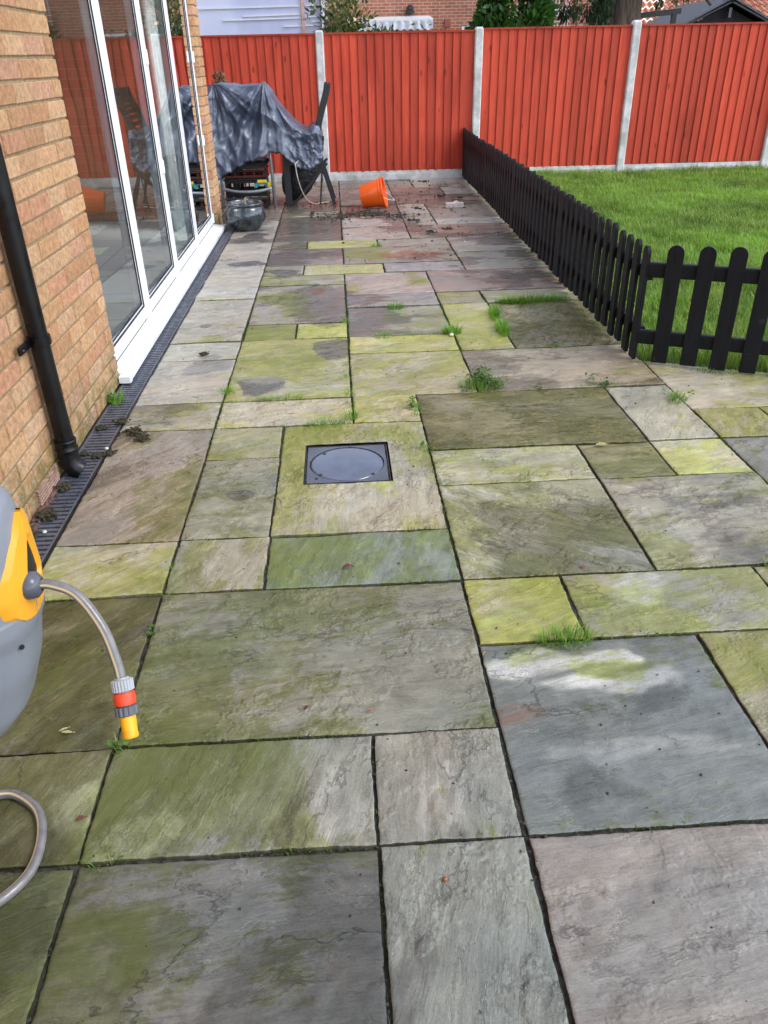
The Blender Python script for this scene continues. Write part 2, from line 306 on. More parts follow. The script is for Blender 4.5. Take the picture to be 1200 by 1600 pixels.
# (i0,i1,j0,j1, stone sRGB, algae, olive, wet, grain deg, [(u,v,ru,rv,chan,amount)])  chan: a w r p(pale) g(grey dark)
SL = [
 (-1.36,0,-3,0,(128,130,112),.38,.85,.35,20,[(.5,.75,.4,.3,'a',.25)]),
 (0,2,-3,0,(122,122,120),.10,.9,.30,5,[(.12,.80,.18,.12,'a',.55),(.3,.86,.2,.07,'a',.5),(.1,.62,.12,.08,'a',.6),(.55,.35,.3,.2,'a',.35),(.55,.8,.2,.1,'a',.3)]),
 (2,3,-2,0,(140,147,143),-.12,.6,.1,75,[(.15,.2,.12,.25,'a',.3)]),
 (3,6,-3,0,(152,144,140),-.35,.5,-.1,8,[]),
 (6,9,-3,0,(140,140,120),.3,.6,.2,12,[]),
 (-1.36,0,0,1,(138,134,112),.42,.85,.3,60,[(.9,.4,.15,.3,'p',.4)]),
 (0,2,0,1,(142,144,134),.22,.8,.2,70,[(.4,.55,.35,.5,'a',.45),(.88,.5,.16,.5,'a',-.5),(.85,.5,.15,.5,'p',.35),(.2,.2,.15,.2,'p',.25)]),
 (2,3,0,1,(150,148,138),-.02,.6,.1,85,[(.5,.5,.2,.4,'p',.25),(.9,.8,.1,.2,'a',.3)]),
 (3,5,0,2,(118,126,127),.12,.5,.3,12,[(.26,.84,.30,.13,'p',.75),(.50,.74,.3,.08,'p',.5),(.5,.80,.16,.05,'a',.8),(.85,.85,.2,.2,'a',.35),(.15,.55,.14,.06,'r',.6),(.15,.92,.15,.06,'a',.3),(.55,.35,.4,.06,'p',.2)]),
 (5,7,0,2,(152,148,118),.45,.3,.1,20,[(.2,.8,.25,.2,'a',.4)]),
 (-1.36,0,1,3,(122,116,88),.50,.9,.35,48,[(.4,.5,.3,.4,'a',.1)]),
 (0,3,1,3,(138,137,122),.36,.85,.24,8,[(.85,.3,.25,.35,'a',-.35),(.1,.3,.2,.3,'a',.3),(.6,.9,.2,.15,'a',.15)]),
 (3,4,2,3,(178,172,122),.70,.1,.0,25,[(.75,.8,.3,.2,'a',.3),(.3,.3,.3,.2,'p',.25)]),
 (4,6,2,3,(160,158,138),.35,.2,.1,15,[(.35,.6,.18,.3,'p',.4),(.1,.6,.14,.4,'a',.5),(.4,.2,.2,.2,'a',.4),(.8,.5,.25,.5,'g',.35)]),
 (6,8,2,3,(165,160,135),.4,.2,.1,15,[]),
 (-1.36,0,3,4,(168,162,134),.46,.45,.1,35,[(.8,.2,.25,.25,'a',.35)]),
 (0,1,3,4,(148,144,126),.26,.7,.1,75,[]),
 (1,3,3,4,(118,130,116),.30,.4,.25,75,[(.15,.5,.2,.45,'a',.55),(.6,.3,.1,.1,'r',.4),(.9,.8,.15,.3,'a',.2)]),
 (3,5,3,5,(154,150,118),.50,.85,.4,-38,[(.8,.12,.22,.12,'p',.35),(.15,.9,.15,.12,'p',.35),(.25,.6,.14,.12,'r',.5),(.5,.1,.3,.1,'a',.2)]),
 (5,7,3,5,(152,146,130),.22,.7,.2,10,[(.12,.2,.16,.25,'a',.55),(.14,.88,.08,.04,'p',.9),(.7,.5,.4,.4,'g',.15)]),
 (7,9,4,6,(132,130,126),.08,.5,.2,40,[]),(7,9,2,4,(150,148,128),.35,.3,.1,10,[]),
 (-1.36,0,4,7,(146,133,122),.12,.8,.2,52,[(.75,.2,.3,.3,'a',.4),(.9,.6,.15,.5,'a',.3),(.3,.9,.35,.1,'a',.3),(.5,.55,.35,.25,'r',.12)]),
 (0,1,4,6,(140,138,118),.34,.85,.25,5,[(.6,.5,.35,.15,'w',.5),(.6,.5,.3,.12,'r',.5)]),
 (0,1,6,7,(150,145,108),.55,.6,.1,20,[]),
 (1,3,4,7,(154,147,124),.42,.25,.1,85,[(.5,.92,.6,.14,'a',.55),(.1,.6,.16,.45,'a',.5),(.6,.15,.5,.16,'a',-.25),(.6,.3,.35,.14,'p',.2),(.95,.7,.1,.2,'a',.3)]),
 (3,5,5,6,(156,154,128),.45,.35,.1,5,[(.35,.5,.25,.2,'g',.3)]),
 (5,6,5,6,(140,132,88),.55,.8,.2,5,[]),
 (6,7,5,6,(186,180,146),.30,.1,.05,20,[(.6,.5,.2,.2,'p',.3)]),
 (3,6,6,8,(166,156,100),.85,1.0,.62,4,[(.12,.7,.2,.4,'a',-.3),(.12,.75,.2,.3,'p',.2),(.15,.15,.25,.15,'a',.1)]),
 (6,7,6,8,(168,164,144),.22,.3,.1,60,[(.3,.75,.3,.15,'g',.25),(.5,.2,.3,.2,'p',.15)]),
 (7,8,6,7,(164,156,120),.45,.4,.2,70,[]),(8,10,6,7,(168,158,122),.5,.3,.1,10,[]),
 (7,9,7,10,(178,168,148),.22,.35,.05,10,[]),(9,11,7,8,(172,160,138),.2,.4,.1,10,[]),
 (-1.36,0,7,8,(160,152,136),.28,.4,.1,10,[(.35,.6,.35,.3,'g',.35),(.6,.8,.2,.3,'a',.4)]),
 (-1.36,0,8,10,(176,166,154),.06,.4,.05,12,[(.8,.08,.3,.08,'a',.5),(.75,.85,.28,.2,'g',.7)]),
 (-1.36,0,10,11,(174,170,158),.14,.4,.05,5,[(.68,.1,.14,.15,'g',.8)]),
 (0,2,7,8,(174,164,140),.30,.3,.05,8,[(.1,.5,.14,.4,'p',.15)]),
 (2,3,7,8,(172,164,122),.55,.2,.05,8,[]),
 (0,2,8,11,(168,161,130),.50,.35,.1,15,[(.3,.25,.22,.16,'g',.8),(.3,.25,.22,.16,'a',-.5),(.8,.72,.25,.25,'g',.55),(.8,.72,.22,.22,'a',-.4),(.35,.6,.4,.1,'a',.35),(.6,.12,.4,.1,'p',.2)]),
 (2,4,8,10,(168,160,126),.46,.2,.05,20,[(.3,.75,.25,.2,'g',.2)]),
 (4,7,8,10,(160,146,126),.10,.6,.35,6,[(.7,.6,.4,.3,'r',.25),(.9,.2,.2,.3,'a',.3),(.1,.5,.1,.4,'p',.1)]),
 (2,4,10,11,(182,174,128),.58,.15,.0,8,[(.3,.4,.12,.25,'p',.4)]),
 (4,5,10,11,(172,166,122),.65,.2,.05,8,[]),
 (0,1,11,12,(142,140,96),.75,.4,.1,5,[]),(1,2,11,12,(176,170,122),.7,.1,.0,20,[]),
 (2,4,11,13,(146,144,134),.22,.35,.2,5,[(.75,.6,.25,.3,'a',.35),(.25,.5,.25,.3,'g',.4)]),
 (4,5,11,13,(172,166,126),.5,.2,.05,5,[(.3,.85,.3,.1,'a',.4)]),
 (5,8,10,13,(156,146,112),.50,1.0,.6,60,[(.6,.5,.3,.4,'a',-.2)]),
 (2,4,13,14,(142,138,136),-.05,.5,.15,5,[]),(4,5,13,14,(152,146,122),.3,.4,.1,5,[]),(5,8,13,14,(164,160,136),.35,.3,.1,5,[]),
 (0,2,12,15,(152,143,136),.12,.3,.2,15,[(.28,.55,.24,.30,'a',1.0),(.25,.55,.3,.3,'o',-.1),(.7,.8,.12,.14,'r',.8),(.75,.5,.25,.35,'g',.35),(.45,.12,.5,.08,'a',.3)]),
 (0,2,15,16,(152,146,128),.42,.3,.1,5,[(.8,.5,.22,.5,'a',-.5),(.82,.5,.2,.5,'g',.3)]),
 (-1.36,0,11,14,(170,160,150),.05,.5,.05,8,[(.5,.05,.5,.06,'a',.45),(.4,.35,.08,.04,'g',.6)]),
 (-1.36,0,14,15,(182,176,170),.0,.5,.0,5,[]),(-1.36,0,15,17,(174,165,157),.0,.5,.05,8,[]),
 (-1.36,0,17,18,(168,160,152),.0,.5,.1,5,[(.7,.5,.4,.3,'g',.8)]),(-1.36,0,18,20,(160,150,143),.0,.5,.15,10,[]),
 (-1.36,0,20,22,(142,134,128),.0,.5,.3,5,[(.6,.5,.4,.4,'g',.7)]),(-1.36,0,22,24,(160,152,146),.0,.5,.2,5,[]),
 (2,4,14,16,(160,144,136),.10,.3,.1,20,[(.85,.75,.13,.3,'a',.7),(.4,.5,.3,.3,'r',.3),(.1,.2,.15,.2,'a',.5)]),
 (4,8,14,16,(148,128,120),-.05,.5,.25,5,[(.4,.4,.2,.3,'r',.5)]),
 (0,1,16,17,(148,142,124),.25,.5,.15,5,[(.6,.4,.35,.3,'g',.5)]),(1,3,16,17,(178,172,134),.42,.2,.0,8,[]),(3,5,16,17,(146,142,144),-.05,.5,.15,5,[]),
 (0,2,17,19,(138,122,116),.02,.5,.3,5,[(.8,.8,.2,.2,'a',.4),(.6,.5,.3,.3,'r',.25)]),
 (2,5,17,19,(142,132,122),.05,.3,.2,5,[(.18,.5,.2,.5,'a',.8),(.7,.45,.28,.25,'r',.9)]),
 (0,1,19,20,(136,130,112),.25,.5,.2,5,[]),(1,3,19,20,(170,164,122),.5,.2,.0,5,[]),(3,5,19,20,(150,144,132),.15,.3,.1,5,[]),
 (5,8,16,18,(144,138,130),.02,.6,.2,5,[]),(5,8,18,20,(148,140,136),-.05,.5,.2,5,[]),
 (0,2,20,21,(142,134,124),.0,.5,.3,5,[]),(0,2,21,24,(136,128,118),.0,.8,.4,5,[(.5,.5,.5,.3,'g',.4)]),
 (2,4,20,22,(158,146,140),-.05,.5,.15,5,[(.5,.4,.3,.2,'r',.2)]),(2,4,22,24,(160,150,146),-.05,.5,.1,5,[(.6,.8,.4,.2,'r',.5)]),
 (4,8,20,22,(146,132,122),-.05,.5,.2,5,[(.4,.5,.3,.3,'r',.6)]),(4,5,22,24,(150,146,136),-.05,.5,.1,5,[]),(5,8,22,23,(172,168,160),-.1,.5,.0,5,[]),
 (4,5,24,26,(158,152,144),-.05,.5,.1,5,[]),(5,8,23,26,(146,136,128),.0,.5,.2,5,[(.15,.6,.2,.3,'r',.5)]),
 (4,8,26,28,(150,136,126),-.05,.5,.2,5,[(.5,.5,.3,.4,'r',.5)]),
 (2,4,24,26,(138,122,116),-.05,.5,.3,5,[(.5,.6,.4,.4,'r',.6)]),(2,4,26,28,(132,126,120),-.05,.5,.3,5,[]),
 (0,1,24,25,(156,148,138),.0,.5,.1,5,[]),(1,2,24,25,(160,154,140),.0,.5,.1,5,[]),
 (0,2,25,28,(132,116,106),.0,.5,.35,5,[(.7,.5,.3,.3,'r',.9),(.3,.7,.2,.2,'r',.5)]),(-1.36,0,24,27,(150,142,134),.0,.5,.2,5,[]),
 (0,2,28,31,(138,128,120),.0,.5,.3,5,[]),(2,4,28,30,(140,132,126),.0,.5,.3,5,[]),(2,4,30,33,(134,128,124),.0,.5,.3,5,[]),
 (4,6,28,30,(136,118,110),-.05,.5,.25,5,[(.5,.5,.5,.4,'r',.5)]),(6,8,28,30,(162,160,156),-.1,.5,.0,5,[]),
 (4,5,30,32,(140,130,124),-.05,.5,.2,5,[]),(5,8,30,33,(160,156,146),.05,.5,.1,5,[]),
]
occ = set()
def cells(i0, i1, j0, j1):
    return {(i, j) for i in range(math.floor(i0), math.ceil(i1)) for j in range(j0, j1)}
for s_ in SL: occ |= cells(*s_[:4])
PAL = [(150,142,130),(138,132,126),(160,150,134),(146,136,128),(130,128,118)]
fr = random.Random(5)
for j in range(-9, 33):
    for i in range(-11, 17):
        x = (i+.5)*MOD; y = (j+.5)*MOD
        if (i, j) in occ: continue
        if i < -2 and j < 23: continue
        if i == -2 and j < 23: continue
        if i >= 8 and j >= 10: continue
        if i >= 11 and j >= 6: continue
        ws = fr.choice([(2, 2), (3, 2), (2, 1), (1, 1), (2, 3)])
        for w_, h_ in (ws, (1, 2), (2, 1), (1, 1)):
            cc = {(a, b) for a in range(i, i+w_) for b in range(j, j+h_)}
            if cc & occ or i+w_ > 17 or j+h_ > 33 or (i < 0 and i+w_ > 0 and j < 23): continue
            if (i == -1 and w_ == 1 and False): continue
            break
        occ |= cc
        i0 = -1.36 if (i == -1 and j < 23) else i
        SL.append((i0, i+w_, j, j+h_, fr.choice(PAL), fr.uniform(.05, .45), fr.random(), fr.uniform(.0, .35), fr.uniform(0, 90), []))
FC0 = np.array([2.09, 2.765]); FCD = np.array([.5, -.228]); FCD = FCD/np.linalg.norm(FCD); FCN = np.array([FCD[1]*-1, FCD[0]])  # normal into lawn
def fence_x(y): return 2.09+(y-2.765)*(.15/7.2)
Vs, Fs, ST, MK, UV = [], [], [], [], []; nv = 0
for si, (i0, i1, j0, j1, c, al, ol, we, ga, bl) in enumerate(SL):
    x0, x1, y0, y1 = i0*MOD, i1*MOD, j0*MOD, j1*MOD
    rr = random.Random(si*13+1)
    gap = .0046 if y0 < 3 else .0060
    X0 = x0+gap*rr.uniform(.7, 1.4); X1 = x1-gap*rr.uniform(.7, 1.4); Y0 = y0+gap*rr.uniform(.7, 1.4); Y1 = y1-gap*rr.uniform(.7, 1.4)
    if i0 == -1.36: X0 = -.412
    yc = y0
    st = .0065 if (yc < 1.5 and y1 > -.8 and x1 < 2.4) else (.011 if (yc < 3.4 and y1 > -.8 and x1 < 3.1) else (.022 if yc < 6.5 and y1 > -1 else .04))
    nx = max(4, int(round((X1-X0)/st))); ny = max(4, int(round((Y1-Y0)/st)))
    gx = np.linspace(0, 1, nx+1); gy = np.linspace(0, 1, ny+1)
    # rounded arris: pull the first rings close to the edge
    e = min(.0018/(X1-X0), gx[1]*.5); gx = np.concatenate([[0], [e], gx[1:-1], [1-e], [1]])
    e = min(.0018/(Y1-Y0), gy[1]*.5); gy = np.concatenate([[0], [e], gy[1:-1], [1-e], [1]])
    U, W = np.meshgrid(gx, gy); X = X0+U*(X1-X0); Y = Y0+W*(Y1-Y0)
    so_ = si*7.31
    # wobbly hand-cut edges
    sk = [rr.uniform(-.003, .003) for _ in range(4)]
    wx = (fbm(Y*9, X*0+so_, 3, si)-.5)*.006; wy = (fbm(X*9, Y*0+so_+50, 3, si+7)-.5)*.006
    wx += (fbm(Y*60, X*0+so_, 3, si+3)-.5)*.005; wy += (fbm(X*60, Y*0+so_+50, 3, si+9)-.5)*.005
    ex = np.exp(-np.minimum(X-X0, X1-X)/.03); ey = np.exp(-np.minimum(Y-Y0, Y1-Y)/.03)
    Xo = X+wx*ex+sk[0]*(W-.5)*ex; Yo = Y+wy*ey+sk[1]*(U-.5)*ey
    ga_ = R(ga); GX = np.cos(ga_)*X+np.sin(ga_)*Y; GY = -np.sin(ga_)*X+np.cos(ga_)*Y
    wq = (fbm(GX*3+so_, GY*3, 3, si+60)-.5)*.5; hh = fbm(GX*2.0+so_+wq*.6, GY*6.5+wq*.8, 6, si)
    ter = hh*9; tf = ter-np.floor(ter); ter = (np.floor(ter)+np.clip(tf/.14, 0, 1))/9
    Z = (ter-.5)*.010+(fbm(X*3+so_, Y*3, 2, si)-.5)*.004+rr.uniform(-.0015, .0015)
    Z = Z+(U-.5)*rr.uniform(-.002, .002)+(W-.5)*rr.uniform(-.002, .002)
    edge = np.zeros_like(U, bool); edge[0, :] = edge[-1, :] = edge[:, 0] = edge[:, -1] = True
    Z = np.where(edge, Z-.0012, Z)
    ring = np.minimum(np.minimum(X-X0, X1-X), np.minimum(Y-Y0, Y1-Y))
    Z = Z-.0012*np.exp(-ring/.006)*(fbm(X*30, Y*30, 2, si)+.3)
    A = np.full(U.shape, al*.9+(.10 if ol < .45 and al > .2 else 0), float)+(fbm(X*1.1+3, Y*.9+9, 4, 201)-.5)*1.0+(fbm(X*4.1+3, Y*3.3, 4, 205)-.5)*.6; Wt = np.full(U.shape, we+.12, float)+(fbm(X*1.6+30, Y*1.2+9, 5, 211)-.5)*1.0; Rd = np.full(U.shape, -.05, float); Ol = np.full(U.shape, ol, float)
    lin = np.array(s2l(c)); lum = lin.mean(); lin = (lin*.72+lum*.28)*np.array([1.01, 1.0, .915])*rr.uniform(.95, 1.05)*(.76 if j1 <= 1 else .80 if j1 <= 3 else 1); Cc = np.ones(U.shape+(3,))*lin*rr.uniform(.95, 1.06)  # near rows darkened to imitate weaker sheen close to the camera
    for (bu, bv, ru, rv, ch, am) in bl:
        warp = (fbm(X*4.2+so_, Y*4.2, 6, si+31+int(bu*50))-.5)*1.9
        d = np.sqrt(((U-bu)/ru)**2+((W-bv)/rv)**2)+warp*1.4
        if ch in 'gp': m = np.clip((1.05-d)/.28, 0, 1)
        else: m = np.clip((1.25-d)/.7, 0, 1)
        m = m*m*(3-2*m)
        if ch == 'a': A += am*m
        elif ch == 'w': Wt += am*m
        elif ch == 'r': Rd += am*m
        elif ch == 'o': Ol += am*m
        elif ch == 'p':
            m = m*am*np.clip(fbm(GX*7+so_, GY*26, 4, si+5)*2.6-.55, 0, 1); Cc = Cc*(1-m[..., None])+m[..., None]*np.array(s2l((196, 196, 190)))
        elif ch == 'g': Cc = Cc*(1-(m*am*.7)[..., None])+(m*am*.8)[..., None]*np.array(s2l((98, 94, 96))); Wt += am*m*.3
    # algae creeps in from the joints
    A += .16*np.exp(-ring/.03)*(fbm(X*8, Y*8, 3, 77)*1.6-.3)
    # clip to the lawn boundary
    n0 = X.size; idx = np.arange(n0).reshape(X.shape)
    q = np.stack([idx[:-1, :-1], idx[:-1, 1:], idx[1:, 1:], idx[1:, :-1]], -1).reshape(-1, 4)
    cx = Xo.ravel()[q].mean(1); cy = Yo.ravel()[q].mean(1)
    dd = (cx-FC0[0])*FCN[0]+(cy-FC0[1])*FCN[1]
    keep = ~((dd > .035) & (cx > fence_x(cy)+.03) & (cy > -1.2))
    keep &= ~((cx > .405) & (cx < .748) & (cy > 1.578) & (cy < 1.928))
    q = q[keep]
    V = np.stack([Xo, Yo, Z], -1).reshape(-1, 3)
    # skirt
    b = np.concatenate([idx[0, :], idx[1:, -1], idx[-1, -2::-1], idx[-2:0:-1, 0]])
    sk_t = V[b].copy(); sk_v = V[b].copy(); sk_v[:, 2] = -.034
    kb = np.arange(len(b)); kn = (kb+1) % len(b)
    lb_ = len(b); sq = np.stack([n0+kb, n0+lb_+kb, n0+lb_+kn, n0+kn], -1)
    bx, by = V[b, 0], V[b, 1]; okb = ~(((bx-FC0[0])*FCN[0]+(by-FC0[1])*FCN[1] > .03) & (bx > fence_x(by)+.025))
    sq = sq[okb & okb[kn]]
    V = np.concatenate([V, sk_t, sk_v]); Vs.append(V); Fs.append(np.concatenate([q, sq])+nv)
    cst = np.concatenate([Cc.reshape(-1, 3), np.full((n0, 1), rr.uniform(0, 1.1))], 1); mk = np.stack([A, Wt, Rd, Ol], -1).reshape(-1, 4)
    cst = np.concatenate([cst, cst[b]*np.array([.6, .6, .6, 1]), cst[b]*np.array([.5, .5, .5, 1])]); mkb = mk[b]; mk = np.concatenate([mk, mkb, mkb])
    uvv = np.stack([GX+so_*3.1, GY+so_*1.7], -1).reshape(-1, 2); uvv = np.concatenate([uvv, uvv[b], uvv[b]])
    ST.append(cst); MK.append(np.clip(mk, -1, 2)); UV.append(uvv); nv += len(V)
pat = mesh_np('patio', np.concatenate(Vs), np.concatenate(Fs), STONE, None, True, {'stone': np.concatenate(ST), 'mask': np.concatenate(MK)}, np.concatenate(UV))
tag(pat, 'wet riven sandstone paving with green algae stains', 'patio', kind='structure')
# joint bed: dark gritty mortar lying 9 mm below the stone faces
def joint_mat():
    t = NT('joint_grit'); p = t.pos(); n = t.noise(p, 40, 8, .75)
    c = t.mix(t.rng(n, .38, .68), (.008, .008, .007), (.075, .072, .060))
    c = t.mix(t.rng(t.noise(p, 2.3, 5), .55, .66, 0, .65), c, (.025, .034, .007))
    t.pri(c, .8, 0, t.bump(t.noise(p, 220, 6, .7), .004)); return t.m
jx, jy = np.meshgrid(np.arange(-3.4, 5.3, .03), np.arange(-2.8, 10.0, .03))
jz = -.0095+(fbm(jx*18, jy*18, 3, 5)-.5)*.011
jd = (jx-FC0[0])*FCN[0]+(jy-FC0[1])*FCN[1]
n0 = jx.size; idx = np.arange(n0).reshape(jx.shape); q = np.stack([idx[:-1, :-1], idx[:-1, 1:], idx[1:, 1:], idx[1:, :-1]], -1).reshape(-1, 4)
cx = jx.ravel()[q].mean(1); cy = jy.ravel()[q].mean(1); dd = (cx-FC0[0])*FCN[0]+(cy-FC0[1])*FCN[1]
keep = ~((dd > .03) & (cx > fence_x(cy)+.025)) & ~((cx < -.41) & (cy < 7.0)) & ~((cx > .395) & (cx < .76) & (cy > 1.57) & (cy < 1.94))
o = mesh_np('paving_joints', np.stack([jx, jy, jz], -1).reshape(-1, 3), q[keep], joint_mat(), None, True)
tag(o, 'dark gritty joints between the paving slabs', 'paving joint', kind='structure')

# ================================================================== MANHOLE
def metal_dark(name, c, rough):
    return simple(name, c, rough, .0, .25, 25, 90, .0006, coat=.25)
mh = empty('manhole_cover', (.575, 1.753, 0), 'square black plastic manhole cover with round lid set into a slab', 'manhole cover')
b = MB()
b.box((.575, 1.753, -.022), (.335, .335, .012))
for sx in (-1, 1):
    b.box((.575+sx*.1655, 1.753, -.012), (.004, .335, .016)); b.box((.575, 1.753+sx*.1655, -.012), (.325, .004, .016))
b.build('frame_edge', metal_dark('cast_black', (.012, .012, .013), .4), mh, bevel=.001)
bp = MB(); pr = []
n = 64; 
sq = []
for k in range(n):
    a = 2*math.pi*k/n; ca, sa = math.cos(a), math.sin(a); m_ = .158/max(abs(ca), abs(sa)); sq.append((ca*m_, sa*m_))
vs = [(.575+x, 1.753+y, -.004) for x, y in sq]+[(.575+.149*math.cos(2*math.pi*k/n), 1.753+.149*math.sin(2*math.pi*k/n), -.004) for k in range(n)]+[(.575+.149*math.cos(2*math.pi*k/n), 1.753+.149*math.sin(2*math.pi*k/n), -.014) for k in range(n)]+[(.575+x, 1.753+y, -.016) for x, y in sq]
bp.add(vs, [(k, (k+1) % n, n+(k+1) % n, n+k) for k in range(n)]+[(n+k, n+(k+1) % n, 2*n+(k+1) % n, 2*n+k) for k in range(n)]+[(3*n+k, 3*n+(k+1) % n, (k+1) % n, k) for k in range(n)])
bp.build('surround', simple('cover_grey', (.050, .055, .075), .20, 0, .3, 14, 120, .0004, spec=.9, dirt=.25, dirtc=(95, 92, 84)), mh)
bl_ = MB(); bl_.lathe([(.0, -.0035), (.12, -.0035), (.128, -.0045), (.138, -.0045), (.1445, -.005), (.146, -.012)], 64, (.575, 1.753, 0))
lid = bl_.build('lid', simple('lid_sky_tint', (.085, .098, .150), .10, 0, .2, 9, 60, .0003, spec=1.0, dirt=.12, dirtc=(130, 128, 120)), mh, smooth=True)  # blue sky reflection tinted into the lid base colour
for x, y in ((-.105, -.09), (.1, -.1), (-.09, .095), (-.12, -.12)):
    bs = MB(); bs.lathe([(0, -.0028), (.007, -.0028), (.008, -.0045)], 12, (.575+x, 1.753+y, 0))
    bs.build('bolt', simple('bolt_dark', (.01, .01, .01), .4), mh)
bs = MB()
rr = random.Random(3)
for k in range(26):
    x, y = rr.uniform(-.158, .158), rr.choice([-.162, .162])
    if rr.random() < .6: x, y = y, x
    bs.lathe([(0, .001), (.003, -.001), (.0045, -.010)], 6, (.575+x, 1.753+y, 0))
tag(bs.build('grit', simple('brown_grit', (.06, .035, .02), .9), mh), kind='stuff')

# ================================================================== HOUSE
XW = -.55
def brick_mat():
    t = NT('buff_brick'); a = t.attr('tone'); p = t.obj()
    c = a.outputs['Color']
    n = t.noise(t.mapping(p, (1, 1, 1)), 38, 9, .75, .4); c = t.scale(c, t.rng(n, .28, .72, .66, 1.34))
    drag = t.noise(t.mapping(p, (1, 1.5, 1.0), (.7, 0, 0)), 105, 7, .85, 1.4)
    c = t.mix(t.rng(drag, .54, .64, 0, .75), c, t.mix(1.0, c, (1.45, 1.42, 1.3), 'MULTIPLY'))
    c = t.mix(t.rng(drag, .45, .36, 0, .7), c, t.scale(c, .48))
    z = t.n('ShaderNodeSeparateXYZ'); t.put(z.inputs[0], p)
    gm = t.math('MULTIPLY', t.rng(t.math('ADD', z.outputs[2], t.math('MULTIPLY', t.noise(p, 5, 5), .5)), .30, .50, 1, 0), t.rng(t.noise(p, 13, 7, .7), .38, .6, .1, .85))
    c = t.mix(gm, c, (.16, .14, .03))
    wm = t.math('MULTIPLY', t.rng(t.math('ADD', z.outputs[2], t.math('MULTIPLY', t.noise(p, 4, 5), .55)), .38, .75, 1, 0), t.rng(t.noise(p, 30, 7, .75), .50, .64, 0, .6))
    c = t.mix(wm, c, (.52, .46, .38))
    nb = t.bump(drag, .0060, 1.0); nb = t.bump(n, .0035, .9, nb)
    t.pri(c, .88, 0, nb, .25); return t.m
BRICK = brick_mat()
def mortar_mat():
    t = NT('mortar'); p = t.obj(); c = t.mix(t.rng(t.noise(p, 60, 6, .7), .3, .7), (.20, .15, .085), (.38, .29, .17))
    z = t.n('ShaderNodeSeparateXYZ'); t.put(z.inputs[0], p)
    c = t.mix(t.rng(z.outputs[2], .05, .3, .7, 0), c, (.11, .10, .035))
    t.pri(c, .92, 0, t.bump(t.noise(p, 150, 5, .7), .002), .2); return t.m
MORT = mortar_mat()
house = empty('brick_house', (-.55, 2, 0), 'buff orange brick house wall along the left of the patio', 'house')
BT = [(202,160,120),(205,163,122),(196,152,112),(204,160,122),(198,147,115),(192,146,110),(200,153,124),(207,167,130),(194,147,108)]
def brick_wall(name, rects, y0, y1, z1, xw, parent, tones=BT):
    """stretcher-bond wall of single bricks facing +X; rects = openings (ya,yb,za,zb)"""
    br = random.Random(21); V = []; F = []; T = []
    nz = int(z1/.075)
    for r_ in range(nz):
        za = r_*.075; zb = za+.064
        segs = [(y0, y1)]
        for (a, b_, c_, d_) in rects:
            if za < d_-.01 and zb > c_:
                ns = []
                for s0, s1 in segs:
                    if b_ <= s0 or a >= s1: ns.append((s0, s1)); continue
                    if s0 < a: ns.append((s0, a))
                    if s1 > b_: ns.append((b_, s1))
                segs = ns
        for s0, s1 in segs:
            # lay from the opening side so reveals end on whole / half bricks
            y = s1; k = 0
            first = .215 if r_ % 2 == 0 else .1025
            while y > s0+.02:
                L = first if k == 0 else .215
                ya = max(s0, y-L)
                dx = br.uniform(-.0022, .0018); e = .003
                c0 = (xw-.10, ya, za); c1 = (xw+dx, y, zb)
                j1, j2 = br.uniform(-.0015, .0015), br.uniform(-.0015, .0015)
                n = len(V)
                V += [(c0[0], c0[1], c0[2]+j1), (c0[0], c1[1], c0[2]+j2), (c0[0], c1[1], c1[2]+j2), (c0[0], c0[1], c1[2]+j1),
                      (c1[0]-e, c0[1], c0[2]+j1), (c1[0]-e, c1[1], c0[2]+j2), (c1[0]-e, c1[1], c1[2]+j2), (c1[0]-e, c0[1], c1[2]+j1),
                      (c1[0], c0[1]+e, c0[2]+e+j1), (c1[0], c1[1]-e, c0[2]+e+j2), (c1[0], c1[1]-e, c1[2]-e+j2), (c1[0], c0[1]+e, c1[2]-e+j1)]
                F += [[n+8, n+9, n+10, n+11], [n+4, n+5, n+9, n+8], [n+5, n+6, n+10, n+9], [n+6, n+7, n+11, n+10], [n+7, n+4, n+8, n+11],
                      [n+0, n+1, n+5, n+4], [n+1, n+2, n+6, n+5], [n+2, n+3, n+7, n+6], [n+3, n+0, n+4, n+7]]
                tc_ = s2l(br.choice(tones)); kk = br.uniform(.86, 1.02); T += [(tc_[0]*kk, tc_[1]*kk, tc_[2]*kk, 1)]*12
                y = ya-.010; k += 1
    return mesh_np(name, np.array(V), np.array(F), BRICK, parent, False, {'tone': np.array(T)})
DOOR0, DOOR1, DZ = 2.76, 6.77, 2.17
w_ = brick_wall('wall', [(DOOR0, DOOR1, .0, DZ)], -3.2, 7.07, 5.2, XW, house)
m = MB()
m.box((XW-.0075-.05, (-3.2+DOOR0)/2, 1.08), (.10, DOOR0+3.2-.006, 2.16)); m.box((XW-.0075-.05, (DOOR1+7.064)/2, 1.08), (.10, 7.064-DOOR1-.006, 2.16))
m.box((XW-.0075-.05, 1.935, 3.70), (.10, 10.26, 3.04))
m.build('mortar', MORT, w_)
inner = simple('plaster_white', (.62, .64, .63), .8)
m = MB()
m.box((XW-.20, (-3.2+DOOR0-.02)/2, 2.6), (.17, DOOR0+3.2-.02, 5.2)); m.box((XW-.20, (DOOR1+.02+7.06)/2, 2.6), (.17, 7.04-DOOR1, 5.2))
m.box((XW-.20, (DOOR0+DOOR1)/2, 3.7), (.17, DOOR1-DOOR0+.04, 2.98))
